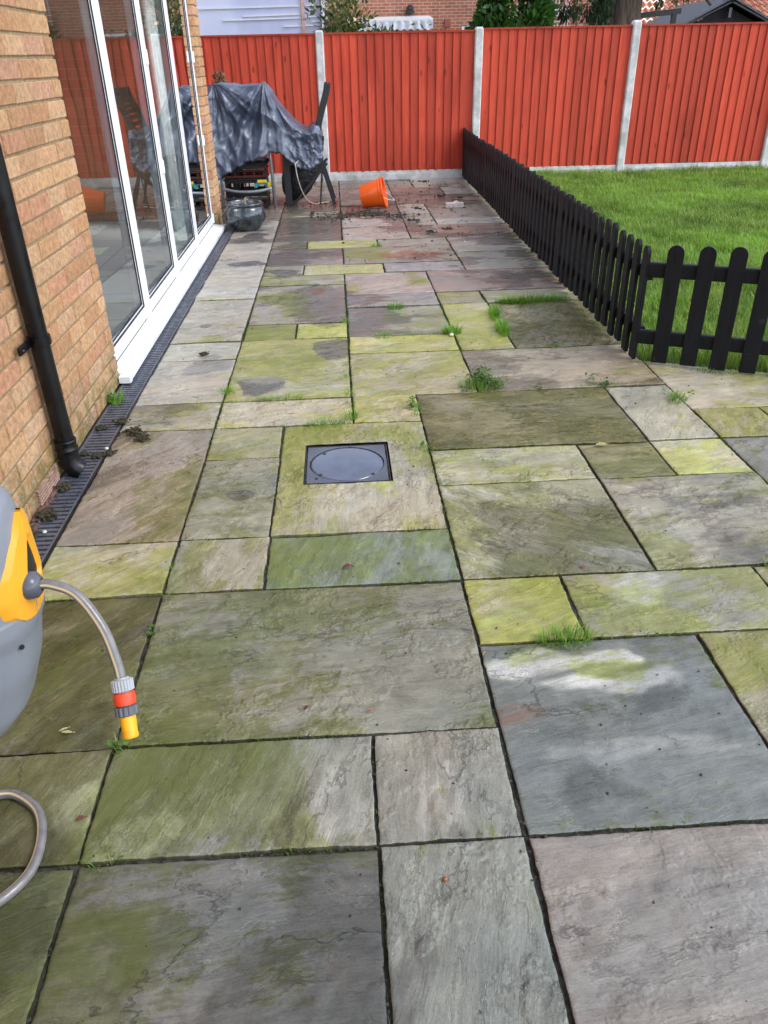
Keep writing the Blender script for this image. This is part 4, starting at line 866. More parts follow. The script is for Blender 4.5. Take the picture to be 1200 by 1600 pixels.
T = [
 (.005, 2.56, .035, .05, 60, 1, 0, 1, 'bright grass tuft at the lower right corner of the dry pale slab by the drain', 0),
 (.267, 2.445, .05, .045, 110, 2.2, 0, 1, 'wide low grass tuft in the cross joint one slab above the manhole slab', 0),
 (.499, 2.13, .05, .05, 130, 1.8, 0, 1, 'dense grass tuft on the joint directly above the manhole cover', 0),
 (.603, 2.20, .03, .05, 60, 1, 0, 1, 'small upright grass tuft just right of the tuft above the manhole', 0),
 (.603, 2.42, .05, .035, 70, 2.5, 1.57, .9, 'sparse weed line in the central joint between two yellow slabs', 0),
 (.601, 2.72, .022, .035, 30, 1, 0, 1, 'tiny grass sprig in the central joint beside the grey wet patch', 0),
 (.601, 3.66, .03, .04, 40, 1.5, 1.57, 1, 'small grass sprig in the centre joint beside the bright green half stained slab', 0),
 (.925, 3.925, .040, .06, 90, 1.3, 0, 1, 'round grass tuft on the thin grey slab, farthest of the two tufts near its joint', 0),
 (.816, 3.335, .038, .05, 90, 1.3, 0, 1, 'grass tuft at the left of the row of weeds along the yellow slab', 0),
 (1.05, 3.345, .06, .03, 90, 3, 0, .9, 'thin line of grass between the grey stained slab and the yellow slab', 0),
 (1.215, 3.36, .045, .085, 150, 1.1, 0, 1.1, 'bushy grass tuft at the crossing of joints with a white stone at its foot', 0),
 (1.82, 3.955, .085, .075, 700, 2.6, 0, 1.1, 'long thick strip of grass in the joint close to the picket fence', 0),
 (1.52, 3.68, .055, .075, 260, 2.2, 1.45, 1.1, 'tall grass strip in the lengthwise joint left of the brown wet slab', 0),
 (1.51, 3.37, .060, .080, 300, 2.0, 1.5, 1.1, 'thick grass clump at the near end of the strip beside the brown wet slab', 0),
 (1.245, 2.51, .085, .085, 160, 1.2, 0, 1, 'leafy green weed clump in the middle of the patio, largest broad leaved plant', 520),
 (.90, 2.26, .038, .045, 60, 1.6, 1.57, .9, 'small weed at the top left corner of the dark olive slab', 60),
 (.912, 1.845, .028, .04, 50, 1.3, 1.57, 1, 'small grass sprig in the joint right of the manhole slab', 20),
 (1.157, .605, .052, .085, 210, 1.4, 0, 1.1, 'large spiky grass tuft in the foreground joint right of centre', 0),
 (1.353, .615, .05, .03, 60, 3, 0, 1, 'sparse low grass sprigs right of the large spiky tuft', 0),
 (2.11, 2.25, .05, .05, 110, 1.4, .9, 1, 'grass tuft in the diagonal looking joint nearest the corner of the picket fence', 30),
 (1.83, 2.455, .06, .04, 80, 2.4, 0, 1, 'low leafy weeds on the upper edge of the dark olive slab', 90),
 (1.52, 2.45, .03, .03, 30, 2, 0, 1, 'tiny weed midway along the upper edge of the dark olive slab', 12),
 (1.255, 1.545, .028, .06, 22, 1, 0, .9, 'thin wispy grass stem in the joint above the streaky brown slab', 0),
 (.004, .735, .018, .02, 8, 1, 0, 1.6, 'tiny yellow green rosette in the joint left of the big olive slab', 14),
 (.010, 1.05, .022, .035, 34, 1.4, 1.57, 1, 'small sprig high in the long left joint beside the cream slab', 0),
 (.020, .900, .022, .035, 34, 1.4, 1.57, .8, 'small sprig in the long left joint just above the olive slab corner', 0),
 (.012, .300, .024, .05, 46, 1, 0, .8, 'grass sprig at the joint crossing below the yellow hose nozzle', 14),
 (.055, .004, .026, .04, 34, 1.8, 0, .7, 'dull green sprig in the lowest cross joint at the left', 0),
 (1.905, .92, .04, .05, 80, 1.5, .9, 1, 'grass tuft at the right edge of the picture beside the pale slab', 0),
 (.900, 5.80, .04, .06, 50, 1.2, 0, 1.1, 'lone grass tuft in a far joint in front of the orange bucket', 0),
 (1.88, 9.25, .10, .04, 120, 2, 0, .45, 'dark dry weed on the far paving near the red fence', 0),
 (2.26, 9.75, .06, .06, 60, 1.3, 0, 1, 'small green weed at the foot of the far end of the picket fence', 0),
 (-.512, 2.50, .035, .075, 90, 1, 0, 1.2, 'fresh green weed growing at the foot of the brick wall beside the drain', 60),
 (2.42, 2.58, .05, .05, 80, 2, -.45, .9, 'grass pushing out under the angled picket fence', 0),
 (1.75, 3.05, .05, .03, 50, 2.4, 0, .8, 'faint weeds at the near edge of the brown wet slab', 20),
]
for (x, y, rad, h, nb, asp, rt, br, lb, lf) in T:
    if y > 1.9 and y < 6.5: h *= 1.25; nb = int(nb*1.5); br *= 1.3; rad *= 1.1
    elif y <= 1.9: h *= 1.1; br *= 1.15
    tuft('weed' if lf > 50 else 'grass_tuft', lb, 'weed' if lf > 50 else 'grass tuft', x, y, rad, h, nb, asp, rt, br, leafy=lf)

# ================================================================== PLANTS AND BUILDINGS BEYOND THE FENCE
def foliage(name, blobs, n, size, base, parent, mat, hang=0.0, asp=.45, spread=.35):
    tot = sum(b[3]*b[4]*b[5] for b in blobs); Ps, Ds = [], []
    for (cx, cy, cz, rx, ry, rz) in blobs:
        k = int(n*rx*ry*rz/tot); v = rng.normal(0, 1, (k, 3)); v /= np.linalg.norm(v, axis=1)[:, None]; r_ = rng.random(k)**.30*(1+spread*(rng.random(k)-.6))
        P = v*r_[:, None]*np.array([rx, ry, rz])+np.array([cx, cy, cz]); Ps.append(P); Ds.append(v)
    P = np.concatenate(Ps); D = np.concatenate(Ds); k = len(P)
    # carve gaps
    f = fbm(P[:, 0]*3.1+P[:, 1]*1.3, P[:, 2]*3.1+P[:, 1], 3, 41); ok = f > .40; P, D, f = P[ok], D[ok], f[ok]; k = len(P)
    t1 = D+rng.normal(0, .8, (k, 3)); t1[:, 2] += .5-hang*3; t1 /= np.linalg.norm(t1, axis=1)[:, None]
    t2 = np.cross(t1, rng.normal(0, 1, (k, 3))); t2 /= np.linalg.norm(t2, axis=1)[:, None]
    s_ = size*rng.uniform(.6, 1.4, k)
    Q = np.stack([P, P+t1*(s_*.5)[:, None]+t2*(s_*asp*.5)[:, None], P+t1*s_[:, None], P+t1*(s_*.5)[:, None]-t2*(s_*asp*.5)[:, None]], 1).reshape(-1, 3)
    F = np.arange(k*4).reshape(-1, 4)
    c = np.array(base)[None]*rng.uniform(.55, 1.5, (k, 1))*np.array([1, 1, 1])[None]; yl = rng.random(k) < .12; c[yl] = c[yl]*np.array([2.2, 1.7, 1.5])
    C = np.concatenate([np.repeat(c, 4, 0), np.ones((k*4, 1))], 1)
    return mesh_np(name, Q, F, mat, parent, False, {'tone': C})
LEAF = leaf_mat('glossy_leaf', .3, .2); NEED = leaf_mat('conifer_needle', .6, .15); BARK = simple('bark', (.10, .075, .055), .95, 0, .4, 6, 30, .02)
r1 = empty('shrub', (1.0, 12.6, 0), 'loose speckled green shrub behind the fence between the glazed garden room and the brick house', 'shrub', 'shrubs beyond the fence')
foliage('foliage', [(.75, 12.8, 1.7, .5, .5, .7), (1.05, 12.9, 1.3, .55, .5, .55), (.65, 12.7, 1.0, .6, .5, .9), (1.45, 12.8, 1.25, .45, .4, .48)], 9000, .09, (.085, .115, .035), r1, LEAF)
foliage('blossom', [(.8, 12.7, 1.75, .5, .5, .6), (1.1, 12.7, 1.35, .4, .4, .4)], 700, .07, (.42, .30, .16), r1, LEAF)
m = MB(); 
m.tube([(.8, 12.8, 0), (.82, 12.8, .8), (.75, 12.8, 1.6)], [.05, .035, .015], 8); m.build('stem', BARK, r1)
r2 = empty('shrub', (2.1, 13.2, 0), 'low feathery green shrub in front of the white awning', 'shrub', 'shrubs beyond the fence')
foliage('foliage', [(1.9, 13.2, 1.3, .55, .4, .52), (2.3, 13.2, 1.2, .4, .4, .50)], 2600, .07, (.09, .17, .03), r2, LEAF)
m = MB(); m.tube([(2.1, 13.2, 0), (2.1, 13.2, 1.2)], [.03, .015], 8); m.build('stem', BARK, r2)
r3 = empty('laurel_bush', (3.4, 12.8, 0), 'dense glossy green laurel bush behind the fence left of the conifer', 'bush', 'shrubs beyond the fence')
foliage('foliage', [(3.35, 12.9, 1.5, .52, .5, .75), (3.3, 12.9, 2.3, .42, .4, .75), (3.6, 12.9, 1.9, .36, .4, .6), (3.05, 12.8, 1.45, .32, .4, .5)], 12000, .13, (.040, .105, .022), r3, LEAF, asp=.4)
m = MB(); m.tube([(3.3, 12.9, 0), (3.3, 12.9, 2.3)], [.07, .02], 8)
m.build('stem', BARK, r3)
r4 = empty('conifer_tree', (5.55, 14.2, 0), 'large dark conifer with thick ridged trunk and drooping sprays above the fence', 'tree')
m = MB(); tz = [0, .8, 1.5, 2.2, 3.5, 5.5, 8]
nn = 30; vs = []; 
for i, z in enumerate(tz):
    rad = [.46, .36, .31, .29, .26, .20, .1][i]
    for k in range(nn):
        a = 2*math.pi*k/nn; rr_ = rad*(1+.07*math.sin(a*7+z)+.05*math.sin(a*13+z*2)); vs.append((5.52+.04*z*-.3+rr_*math.cos(a), 14.2+rr_*math.sin(a), z))
m.add(vs, [(i*nn+k, i*nn+(k+1) % nn, (i+1)*nn+(k+1) % nn, (i+1)*nn+k) for i in range(len(tz)-1) for k in range(nn)])
def bark_mat():
    t = NT('ridged_bark'); p = t.obj(); n_ = t.noise(t.mapping(p, (9, 9, 1.1)), 2.2, 8, .7, .8); c = t.mix(t.rng(n_, .35, .65), (.045, .030, .022), (.22, .165, .125)); t.pri(c, .95, 0, t.bump(n_, .06, 1.0)); return t.m
m.build('trunk', bark_mat(), r4, smooth=True)
m = MB()
for (dx, dy, z0, z1) in ((-1.2, -.6, 2.6, 2.1), (1.3, -.5, 2.6, 2.0), (-1.6, .2, 3.6, 3.2), (1.8, .3, 3.8, 3.4), (.4, -1.4, 3.2, 2.9)):
    m.tube([(5.5, 14.2, z0), (5.5+dx*.5, 14.2+dy*.5, z0+.1), (5.5+dx, 14.2+dy, z1)], [.09, .06, .02], 8)
m.build('branch', BARK, r4)
bl2 = []
cr = random.Random(8)
for k in range(30):   # hanging sprays
    bx_ = cr.choice([cr.uniform(3.85, 5.1), cr.uniform(3.9, 5.1), cr.uniform(5.9, 7.3)]); bot = cr.uniform(1.62, 2.05) if bx_ < 5.2 else cr.uniform(1.98, 2.25)
    top = bot+cr.uniform(.5, 1.0); bl2.append((bx_, 13.8+cr.uniform(-.5, .5), (bot+top)/2, cr.uniform(.05, .11), .12, (top-bot)/2))
bl2 += [(5.0, 14, 3.2, 1.6, 1.4, .75), (6.2, 14.2, 3.4, 1.5, 1.4, .9), (5.6, 14.2, 4.8, 1.6, 1.6, 1.3), (5.6, 14.2, 6.6, 1.1, 1.1, 1.3)]
foliage('foliage', bl2, 26000, .13, (.028, .055, .020), r4, NEED, hang=.6, asp=.22)
foliage('hanging_spray', bl2[:30], 12000, .09, (.032, .060, .022), r4, NEED, hang=.8, asp=.22)

# neighbour house in red brick
def rb_mat(nm, c1, c2, mo, rot, w_=.225, h_=.075):
    t = NT(nm); b_ = t.n('ShaderNodeTexBrick'); p = t.obj(); mp = t.mapping(p, (1, 1, 1), rot)
    t.put(b_.inputs['Vector'], mp); t.put(b_.inputs['Scale'], 1.0); t.put(b_.inputs['Brick Width'], w_); t.put(b_.inputs['Row Height'], h_); t.put(b_.inputs['Mortar Size'], .009); t.put(b_.inputs['Bias'], -.1)
    t.put(b_.inputs['Color1'], c1); t.put(b_.inputs['Color2'], c2); t.put(b_.inputs['Mortar'], mo)
    c = t.mix(t.rng(t.noise(mp, 3.5, 5), .35, .65, 0, .5), b_.outputs['Color'], t.mix(1.0, b_.outputs['Color'], (.72, .68, .66), 'MULTIPLY'))
    t.pri(c, .9, 0, t.bump(b_.outputs['Fac'], -.006)); return t.m
RB = rb_mat('red_brick', (.44, .155, .085), (.33, .10, .06), (.50, .38, .30), (R(90), 0, 0))
WP = simple('white_paint', (.72, .73, .75), .4, 0, .04)
nh = empty('neighbour_house', (4, 24, 0), 'red brick house standing behind the fence with a white awning and small window', 'house')
def wall_holes(name, mat, x0, x1, z0, z1, y, holes, parent, th=.25):
    m = MB(); xs = sorted({x0, x1, *[h[0] for h in holes], *[h[1] for h in holes]}); zs = sorted({z0, z1, *[h[2] for h in holes], *[h[3] for h in holes]})
    for i in range(len(xs)-1):
        for j in range(len(zs)-1):
            xm, zm = (xs[i]+xs[i+1])/2, (zs[j]+zs[j+1])/2
            if any(h[0] < xm < h[1] and h[2] < zm < h[3] for h in holes): continue
            m.box((xm, y+th/2, zm), (xs[i+1]-xs[i], th, zs[j+1]-zs[j]))
    return m.build(name, mat, parent)
wall_holes('wall', RB, -.5, 9.0, 0, 5.2, 24, [(4.22, 5.3, .9, 2.06), (1.4, 3.2, 0, 1.9), (2.0, 3.2, 3.2, 4.3), (5.2, 6.4, 3.2, 4.3)], nh)
DG = simple('dark_glass', (.02, .024, .03), .05, 0, .1, spec=.9)
for (a, b_, c_, d_) in ((4.22, 5.3, .9, 2.06), (2.0, 3.2, 3.2, 4.3), (5.2, 6.4, 3.2, 4.3), (1.4, 3.2, .0, 1.9)):
    m = MB(); f_ = .07
    m.box(((a+b_)/2, 24.05, d_-f_/2), (b_-a, .08, f_)); m.box(((a+b_)/2, 24.05, c_+f_/2), (b_-a, .08, f_)); m.box((a+f_/2, 24.05, (c_+d_)/2), (f_, .08, d_-c_-2*f_)); m.box((b_-f_/2, 24.05, (c_+d_)/2), (f_, .08, d_-c_-2*f_)); m.box(((a+b_)/2, 24.05, (c_+d_)/2), (f_*.8, .07, d_-c_-2*f_))
    wn = m.build('window', WP, nh); m = MB(); m.box(((a+b_)/2, 24.12, (c_+d_)/2), (b_-a-.02, .02, d_-c_-.02)); m.build('pane', DG, wn)
m = MB(); m.prism([(-.8, 23.4), (9.3, 23.4), (9.3, 24.2), (-.8, 24.2)], 5.15, 5.3); m.add([(-.8, 23.3, 5.3), (9.3, 23.3, 5.3), (9.3, 28, 8), (-.8, 28, 8), (-.8, 32.6, 5.3), (9.3, 32.6, 5.3)], [(0, 1, 2, 3), (3, 2, 5, 4), (1, 5, 2), (0, 3, 4), (0, 4, 5, 1)])
ROOFM = simple('orange_tile', (.50, .20, .12), .8, 0, .2, 20)
m.build('roof', ROOFM, nh)
m = MB(); m.add([(1.05, 23.96, 2.30), (3.30, 23.96, 2.32), (3.30, 22.9, 2.22), (1.05, 22.9, 2.20), (1.05, 23.96, 2.26), (3.30, 23.96, 2.28), (3.30, 22.9, 2.17), (1.05, 22.9, 2.15)], [(0, 1, 2, 3), (7, 6, 5, 4), (0, 3, 7, 4), (2, 1, 5, 6), (3, 2, 6, 7), (1, 0, 4, 5)])
aw = m.build('awning', WP, nh)
m = MB(); xs = np.linspace(1.05, 3.30, 109); vs = []; 
for x in xs: zz = 2.0-.045*abs(math.sin((x-1.05)/.185*math.pi)); vs += [(x, 22.90+.012*math.sin(x*30), 2.17), (x, 22.9+.012*math.sin(x*30), zz)]
m.add(vs, [(2*i, 2*i+1, 2*i+3, 2*i+2) for i in range(len(xs)-1)]); m.build('valance', simple('awning_cloth', (.62, .62, .68), .8), aw)
m = MB(); m.lathe([(0, 0), (.08, .02), (.10, .10), (.06, .16), (0, .17)], 16, (2.78, 23.98, 2.47), (0, -1, 0)); m.lathe([(0, -.1), (.12, -.06), (.13, 0), (0, .02)], 16, (2.78, 23.86, 2.43)); m.build('security_lamp', simple('lamp_black', (.02, .02, .02), .5), nh)
m = MB(); m.box((3.82, 23.98, 2.13), (.16, .04, .17)); m.build('vent', simple('vent_red', (.30, .08, .06), .7), nh)
m = MB()
for k in range(8): m.box((6.5+k*.09, 23.9, 2.2), (.014, .02, 1.3))
for k in range(9): m.box((6.8, 23.88, 1.6+k*.13), (.72, .02, .014))
tag(m.build('trellis', WP), 'square white trellis on the brick house between the laurel and the conifer', 'trellis')
# second house: orange pantiled roof at right
h2 = empty('tiled_roof_house', (11, 27, 0), 'low house with orange pantile roof and dark gutter behind the conifer at the right', 'house')
m = MB(); m.box((12.5, 27.6, 1.0), (11, .3, 2.0)); m.build('wall', RB, h2)
def pantile():
    V, F, T = [], [], []; rows = 12; px = .21; cols = 54
    for r_ in range(rows):
        for c_ in range(cols):
            x0 = 7.1+c_*px; y0 = 27.2+r_*.28; z0 = 2.02+r_*.175; n = len(V); tone = (rng.random(), 0, 0, 1)
            for j in range(2):
                for i in range(7):
                    u = i/6; V.append((x0+u*px, y0+j*.30-.02, z0+j*.175+.035*math.sin(u*2*math.pi)+(.028 if j == 0 else 0))); T.append(tone)
            F += [[n+i, n+i+1, n+7+i+1, n+7+i] for i in range(6)]
    return np.array(V), np.array(F), np.array(T)
def pt_mat():
    t = NT('pantile'); a = t.sep(t.attr('tone').outputs['Color']); c = t.mix(a[0], (.58, .235, .135), (.42, .150, .085)); c = t.mix(t.rng(t.noise(t.obj(), 12, 5), .45, .7, 0, .5), c, (.60, .33, .22)); t.pri(c, .8, 0, t.bump(t.noise(t.obj(), 60, 4), .004)); return t.m
V, F, T_ = pantile(); mesh_np('roof', V, F, pt_mat(), h2, False, {'tone': T_})
m = MB(); m.bar((6.9, 27.1, 1.95), (18.4, 27.1, 1.95), .12, .13); m.build('gutter', simple('gutter_black', (.03, .03, .035), .4), h2)
# black gabled shed
sh = empty('garden_shed', (8.25, 16.3, 0), 'black garden shed gable peak showing above the right of the fence', 'shed')
SB = simple('shed_black', (.022, .024, .030), .6); 
gx0, gz0 = 8.20, 2.16
m = MB(); m.add([(gx0-1.2, 16.25, 0), (gx0+1.2, 16.25, 0), (gx0+1.2, 16.25, 1.55), (gx0, 16.25, 2.09), (gx0-1.2, 16.25, 1.55), (gx0-1.2, 18.5, 0), (gx0+1.2, 18.5, 0), (gx0+1.2, 18.5, 1.55), (gx0, 18.5, 2.09), (gx0-1.2, 18.5, 1.55)],
   [(0, 1, 2, 3, 4), (5, 9, 8, 7, 6), (0, 5, 6, 1), (1, 6, 7, 2), (4, 9, 5, 0)]); m.build('wall', simple('shed_dark', (.012, .010, .012), .8), sh)
m = MB(); m.bar((gx0+.02, 16.12, gz0), (gx0-1.45, 16.12, 1.50), .03, .13, (0, 1, 0)); m.bar((gx0-.02, 16.12, gz0), (gx0+1.45, 16.12, 1.52), .03, .13, (0, 1, 0)); m.build('bargeboard', SB, sh)
m = MB(); m.add([(gx0, 16.05, gz0+.07), (gx0, 18.6, gz0+.07), (gx0-1.5, 18.6, 1.52), (gx0-1.5, 16.05, 1.52), (gx0+1.5, 18.6, 1.54), (gx0+1.5, 16.05, 1.54)], [(0, 1, 2, 3), (0, 5, 4, 1)])
o = m.build('roof', simple('felt_grey', (.10, .10, .115), .8), sh); sd = o.modifiers.new('t', 'SOLIDIFY'); sd.thickness = .03
m = MB(); m.box((gx0+.02, 16.15, 1.98), (.05, .05, .16)); m.build('finial', simple('shed_post', (.12, .12, .14), .6), sh)
# dark beam and post beside the shed (lean-to)
lt = empty('lean_to', (6.0, 15.5, 0), 'dark sloping beam and post of a lean-to between the conifer trunk and the black shed', 'lean-to')
m = MB(); m.bar((5.75, 15.6, 1.90), (7.05, 15.6, 2.0), .05, .09); m.build('beam', SB, lt); m = MB(); m.box((6.93, 15.6, .98), (.08, .08, 1.96)); m.build('post', SB, lt)
# grey clad building at far right
gb = empty('grey_clad_building', (14, 30, 0), 'pale lilac grey clad building behind the black shed at the top right corner', 'building')
def clad():
    t = NT('lilac_cladding'); p = t.obj(); z = t.n('ShaderNodeSeparateXYZ'); t.put(z.inputs[0], p); f = t.math('FRACT', t.math('MULTIPLY', z.outputs[2], 6.5))
    c = t.mix(t.rng(f, .0, .08), (.28, .29, .36), (.50, .52, .62)); t.pri(c, .6, 0, t.bump(f, .01)); return t.m
m = MB(); m.box((14.9, 30.5, 3), (5.2, .4, 6)); m.build('wall', clad(), gb)
m = MB(); m.prism([(12, 29.9), (17.8, 29.9), (17.8, 34), (12, 34)], 6, 6.3); m.build('roof', SB, gb)
# glazed garden room left
gr_ = empty('glazed_garden_room', (-.7, 15, 0), 'white framed conservatory with translucent lilac glazing behind the left end of the fence', 'conservatory')
def poly_mat():
    t = NT('translucent_glazing'); p = t.obj(); z = t.n('ShaderNodeSeparateXYZ'); t.put(z.inputs[0], p)
    c = t.mix(t.rng(t.noise(t.mapping(p, (.8, 1, .25)), 1.5, 3), .35, .65), (.52, .55, .74), (.66, .69, .84))
    t.pri(c, .12, 0, None, .6); return t.m
PG = poly_mat()
for (xa, xb) in ((-3.6, -2.0), (-1.96, .10)):
    m = MB(); m.box(((xa+xb)/2, 15, 1.75), (xb-xa, .03, 2.9)); m.build('glazing_panel', PG, gr_)
m = MB(); m.box((.30, 15.0, 1.75), (.31, .03, 2.9)); m.build('glazing_panel', simple('side_glazing', (.45, .44, .60), .12), gr_)
for x in (.135, ): 
    m = MB(); m.box((x, 14.97, 1.75), (.05, .06, 2.9)); m.build('timber_mullion', simple('pink_timber', (.55, .36, .30), .7), gr_)
m = MB(); m.box((.30, 15.05, 1.75), (.10, .02, 2.9)); m.build('inner_post', simple('pink_brick_post', (.52, .33, .30), .8), gr_)
m = MB(); m.box((.50, 14.96, 1.75), (.10, .12, 3.0)); m.build('corner_frame', WP, gr_)
m = MB(); m.box((.445, 14.95, 1.75), (.014, .125, 2.95)); m.build('corner_seal', BLK, gr_)
m = MB(); m.box((-1.5, 14.95, 3.25), (4.2, .12, .12)); m.build('eaves_frame', WP, gr_)
for (xa, xb, za, zb) in ((-3.4, .10, 2.135, 2.165), (-.9, .10, 2.03, 2.045), (-1.25, .10, 1.975, 1.99), (-.22, .42, 1.87, 1.88), (.18, .42, 2.165, 2.18), (.18, .42, 2.0, 2.01), (.27, .42, 1.93, 1.94)):
    m = MB(); m.bar((xa, 14.972, za), (xb, 14.972, zb), .012, .022); m.build('reflection_strip', WP, gr_)  # white strips standing in for lines reflected in the glazing
m = MB(); m.box((-1.6, 15, .15), (4.3, .15, .3)); m.build('base_wall', RB, gr_)
m = MB(); m.add([(-3.7, 14.8, 3.3), (.6, 14.8, 3.3), (.6, 18.5, 4.2), (-3.7, 18.5, 4.2), (-3.7, 14.8, 3.25), (.6, 14.8, 3.25), (.6, 18.5, 4.15), (-3.7, 18.5, 4.15)], [(0, 1, 2, 3), (7, 6, 5, 4), (0, 4, 5, 1), (1, 5, 6, 2), (2, 6, 7, 3), (3, 7, 4, 0)]); m.build('roof', WP, gr_)

# ================================================================== HOSE REEL
reel = empty('hose_reel', (-.36, 0, .36), 'grey plastic wall mounted hose reel with yellow front panel at the left edge', 'hose reel')
ZK = [.36, .38, .42, .457, .541, .633, .708, .79, .838, .856, .864]
XF = [-.12, -.068, -.012, .018, .050, .072, .081, .081, .074, .062, .03]
BYK = [.06, .085, .105, .115, .125, .125, .12, .112, .100, .085, .05]
EXP = 2.6
def rx(y, z, off=0.0):
    xf = np.interp(z, ZK, XF); b_ = np.interp(z, ZK, BYK); a = (xf+.36)/2; c = (xf-.36)/2
    return c+a*max(0, 1-abs(y/b_)**EXP)**(1/EXP)+off
RG = simple('reel_grey', (.20, .215, .25), .34, 0, .06, 5, 220, .0004, spec=.45, dirt=.10, dirtc=(120, 120, 115))
zs = sorted(set(list(np.linspace(.36, .864, 34))+[.665, .668])); vs = []; nn = 56
for z in zs:
    xf = np.interp(z, ZK, XF); b_ = np.interp(z, ZK, BYK); a = (xf+.36)/2; c = (xf-.36)/2
    lip = .005 if .62 < z < .667 else 0     # moulded lip under the yellow panel
    seam = -.002 if abs(z-.55) < .006 else 0
    for k in range(nn):
        th = 2*math.pi*k/nn; ct, st_ = math.cos(th), math.sin(th)
        X = c+(a+lip+seam)*math.copysign(abs(ct)**(2/EXP), ct); Y = (b_+lip+seam)*math.copysign(abs(st_)**(2/EXP), st_)
        vs.append((X, Y, z))
m = MB(); n = len(zs); m.add(vs, [(i*nn+k, i*nn+(k+1) % nn, (i+1)*nn+(k+1) % nn, (i+1)*nn+k) for i in range(n-1) for k in range(nn)]+[tuple(range(nn-1, -1, -1)), tuple((n-1)*nn+k for k in range(nn))])
body = m.build('body', RG, reel, smooth=True, autos=50)
YL = simple('reel_yellow', (.80, .36, .022), .32, 0, .05, 6, 200, .0003)
def hw(z):   # shield half width
    return np.interp(z, [.648, .655, .675, .70, .74, .78, .805, .815], [.012, .040, .066, .076, .070, .052, .026, .006])
def sw(z):   # slot half width
    return np.interp(z, [.684, .69, .705, .73, .768, .774], [0, .016, .026, .020, .005, 0])
def yc(z): return -.010+(z-.65)*.20
for side in (-1, 1):
    m = MB(); rows = np.linspace(.648, .815, 40); vs = []; K = 9
    for z in rows:
        for k in range(K):
            u = k/(K-1); yy = sw(z)+(max(hw(z), sw(z)+.002)-sw(z))*u; off = .0075 if 0 < k < K-1 else -.001
            vs.append((rx(yc(z)+side*yy, z, off), yc(z)+side*yy, z))
    m.add(vs, [(i*K+k, i*K+k+1, (i+1)*K+k+1, (i+1)*K+k) for i in range(len(rows)-1) for k in range(K-1)])
    m.build('front_panel', YL, reel, smooth=True, autos=35)
m = MB(); vs = []; rows = np.linspace(.682, .776, 20)
for z in rows:
    for k in range(5): yy = yc(z)+(k/2-1)*(sw(z)+.001); vs.append((rx(yy, z, .0015), yy, z))
m.add(vs, [(i*5+k, i*5+k+1, (i+1)*5+k+1, (i+1)*5+k) for i in range(19) for k in range(4)])
m.build('slot', simple('slot_black', (.010, .009, .009), .6), reel)
# grey top handle cap
m = MB(); m.tube([(-.30, 0, .845), (-.20, 0, .875), (-.08, 0, .878), (.0, 0, .862), (.045, 0, .835)], [.03, .034, .034, .032, .026], 18); m.build('handle', RG, reel, smooth=True, autos=50)
m = MB(); m.box((-.47, 0, .60), (.14, .09, .34)); m.box((-.542, 0, .60), (.016, .16, .42)); m.build('wall_bracket', simple('bracket_grey', (.07, .075, .085), .4), reel, bevel=.006)
m = MB(); m.lathe([(0, .0), (.008, .001), (.012, .006), (.0195, .014), (.0225, .026), (.0205, .038), (.013, .045), (.0095, .046)], 28, (.058, -.022, .705), (1, .03, .02))
bal = m.build('stopper_ball', simple('stopper_grey', (.085, .090, .115), .30), reel, smooth=True)
m = MB(); m.lathe([(0, 0), (.004, .0005), (.0045, 0)], 12, (.080, -.026, .7265), (0, -.2, 1)); m.build('pin_hole', BLK, bal)
m = MB(); m.lathe([(0, 0), (.004, .0004), (.0045, -.001)], 16, (rx(-.055, .612, .0050), -.055, .612), (1, -.6, .1)); m.build('screw_hole', BLK, reel)
def smooth_path(P, n=8):
    P = [Vector(p) for p in P]; out = []
    for i in range(len(P)-1):
        p0 = P[max(i-1, 0)]; p1 = P[i]; p2 = P[i+1]; p3 = P[min(i+2, len(P)-1)]
        for k in range(n):
            t = k/n; out.append(.5*((2*p1)+(-p0+p2)*t+(2*p0-5*p1+4*p2-p3)*t*t+(-p0+3*p1-3*p2+p3)*t**3))
    return out+[P[-1]]
def hose_mat():
    t = NT('hose_grey_yellow_stripe'); uv = t.n('ShaderNodeUVMap', uv_map='grain').outputs[0]; sx = t.n('ShaderNodeSeparateXYZ'); t.put(sx.inputs[0], uv)
    u = sx.outputs[0]; f = t.math('FRACT', t.math('MULTIPLY', u, 2.0)); d_ = t.math('ABSOLUTE', t.math('SUBTRACT', f, .5))
    st_ = t.rng(d_, .035, .05, 1, 0); wl = t.rng(t.math('ABSOLUTE', t.math('SUBTRACT', d_, .07)), .012, .022, .45, 0)
    c = t.mix(t.rng(t.noise(t.pos(), 40, 3), .3, .7), (.13, .125, .125), (.19, .18, .18)); c = t.mix(wl, c, (.62, .60, .58)); c = t.mix(st_, c, (.70, .50, .20))
    t.pri(c, .24, 0, t.bump(t.noise(t.pos(), 300, 2), .0003), .5, coat=.2); return t.m
HOSE = hose_mat()
def hose(name, pts, r, parent=None, n=20, u0=0.0):
    P = smooth_path(pts, 10); V = []; UVs = []; t0 = (P[1]-P[0]).normalized(); x = t0.cross(Vector((0, 0, 1))).normalized()
    if x.length < .5: x = Vector((1, 0, 0))
    for i, p in enumerate(P):
        t_ = (P[min(i+1, len(P)-1)]-P[max(i-1, 0)]).normalized(); x = (x-t_*x.dot(t_)).normalized(); y = t_.cross(x)
        for k in range(n+1): a = 2*math.pi*k/n; q = p+r*(math.cos(a)*x+math.sin(a)*y); V.append(tuple(q)); UVs.append((k/n+u0, i*.1))
    F = [[i*(n+1)+k, i*(n+1)+k+1, (i+1)*(n+1)+k+1, (i+1)*(n+1)+k] for i in range(len(P)-1) for k in range(n)]
    return mesh_np(name, np.array(V), np.array(F), HOSE, parent, True, None, np.array(UVs))
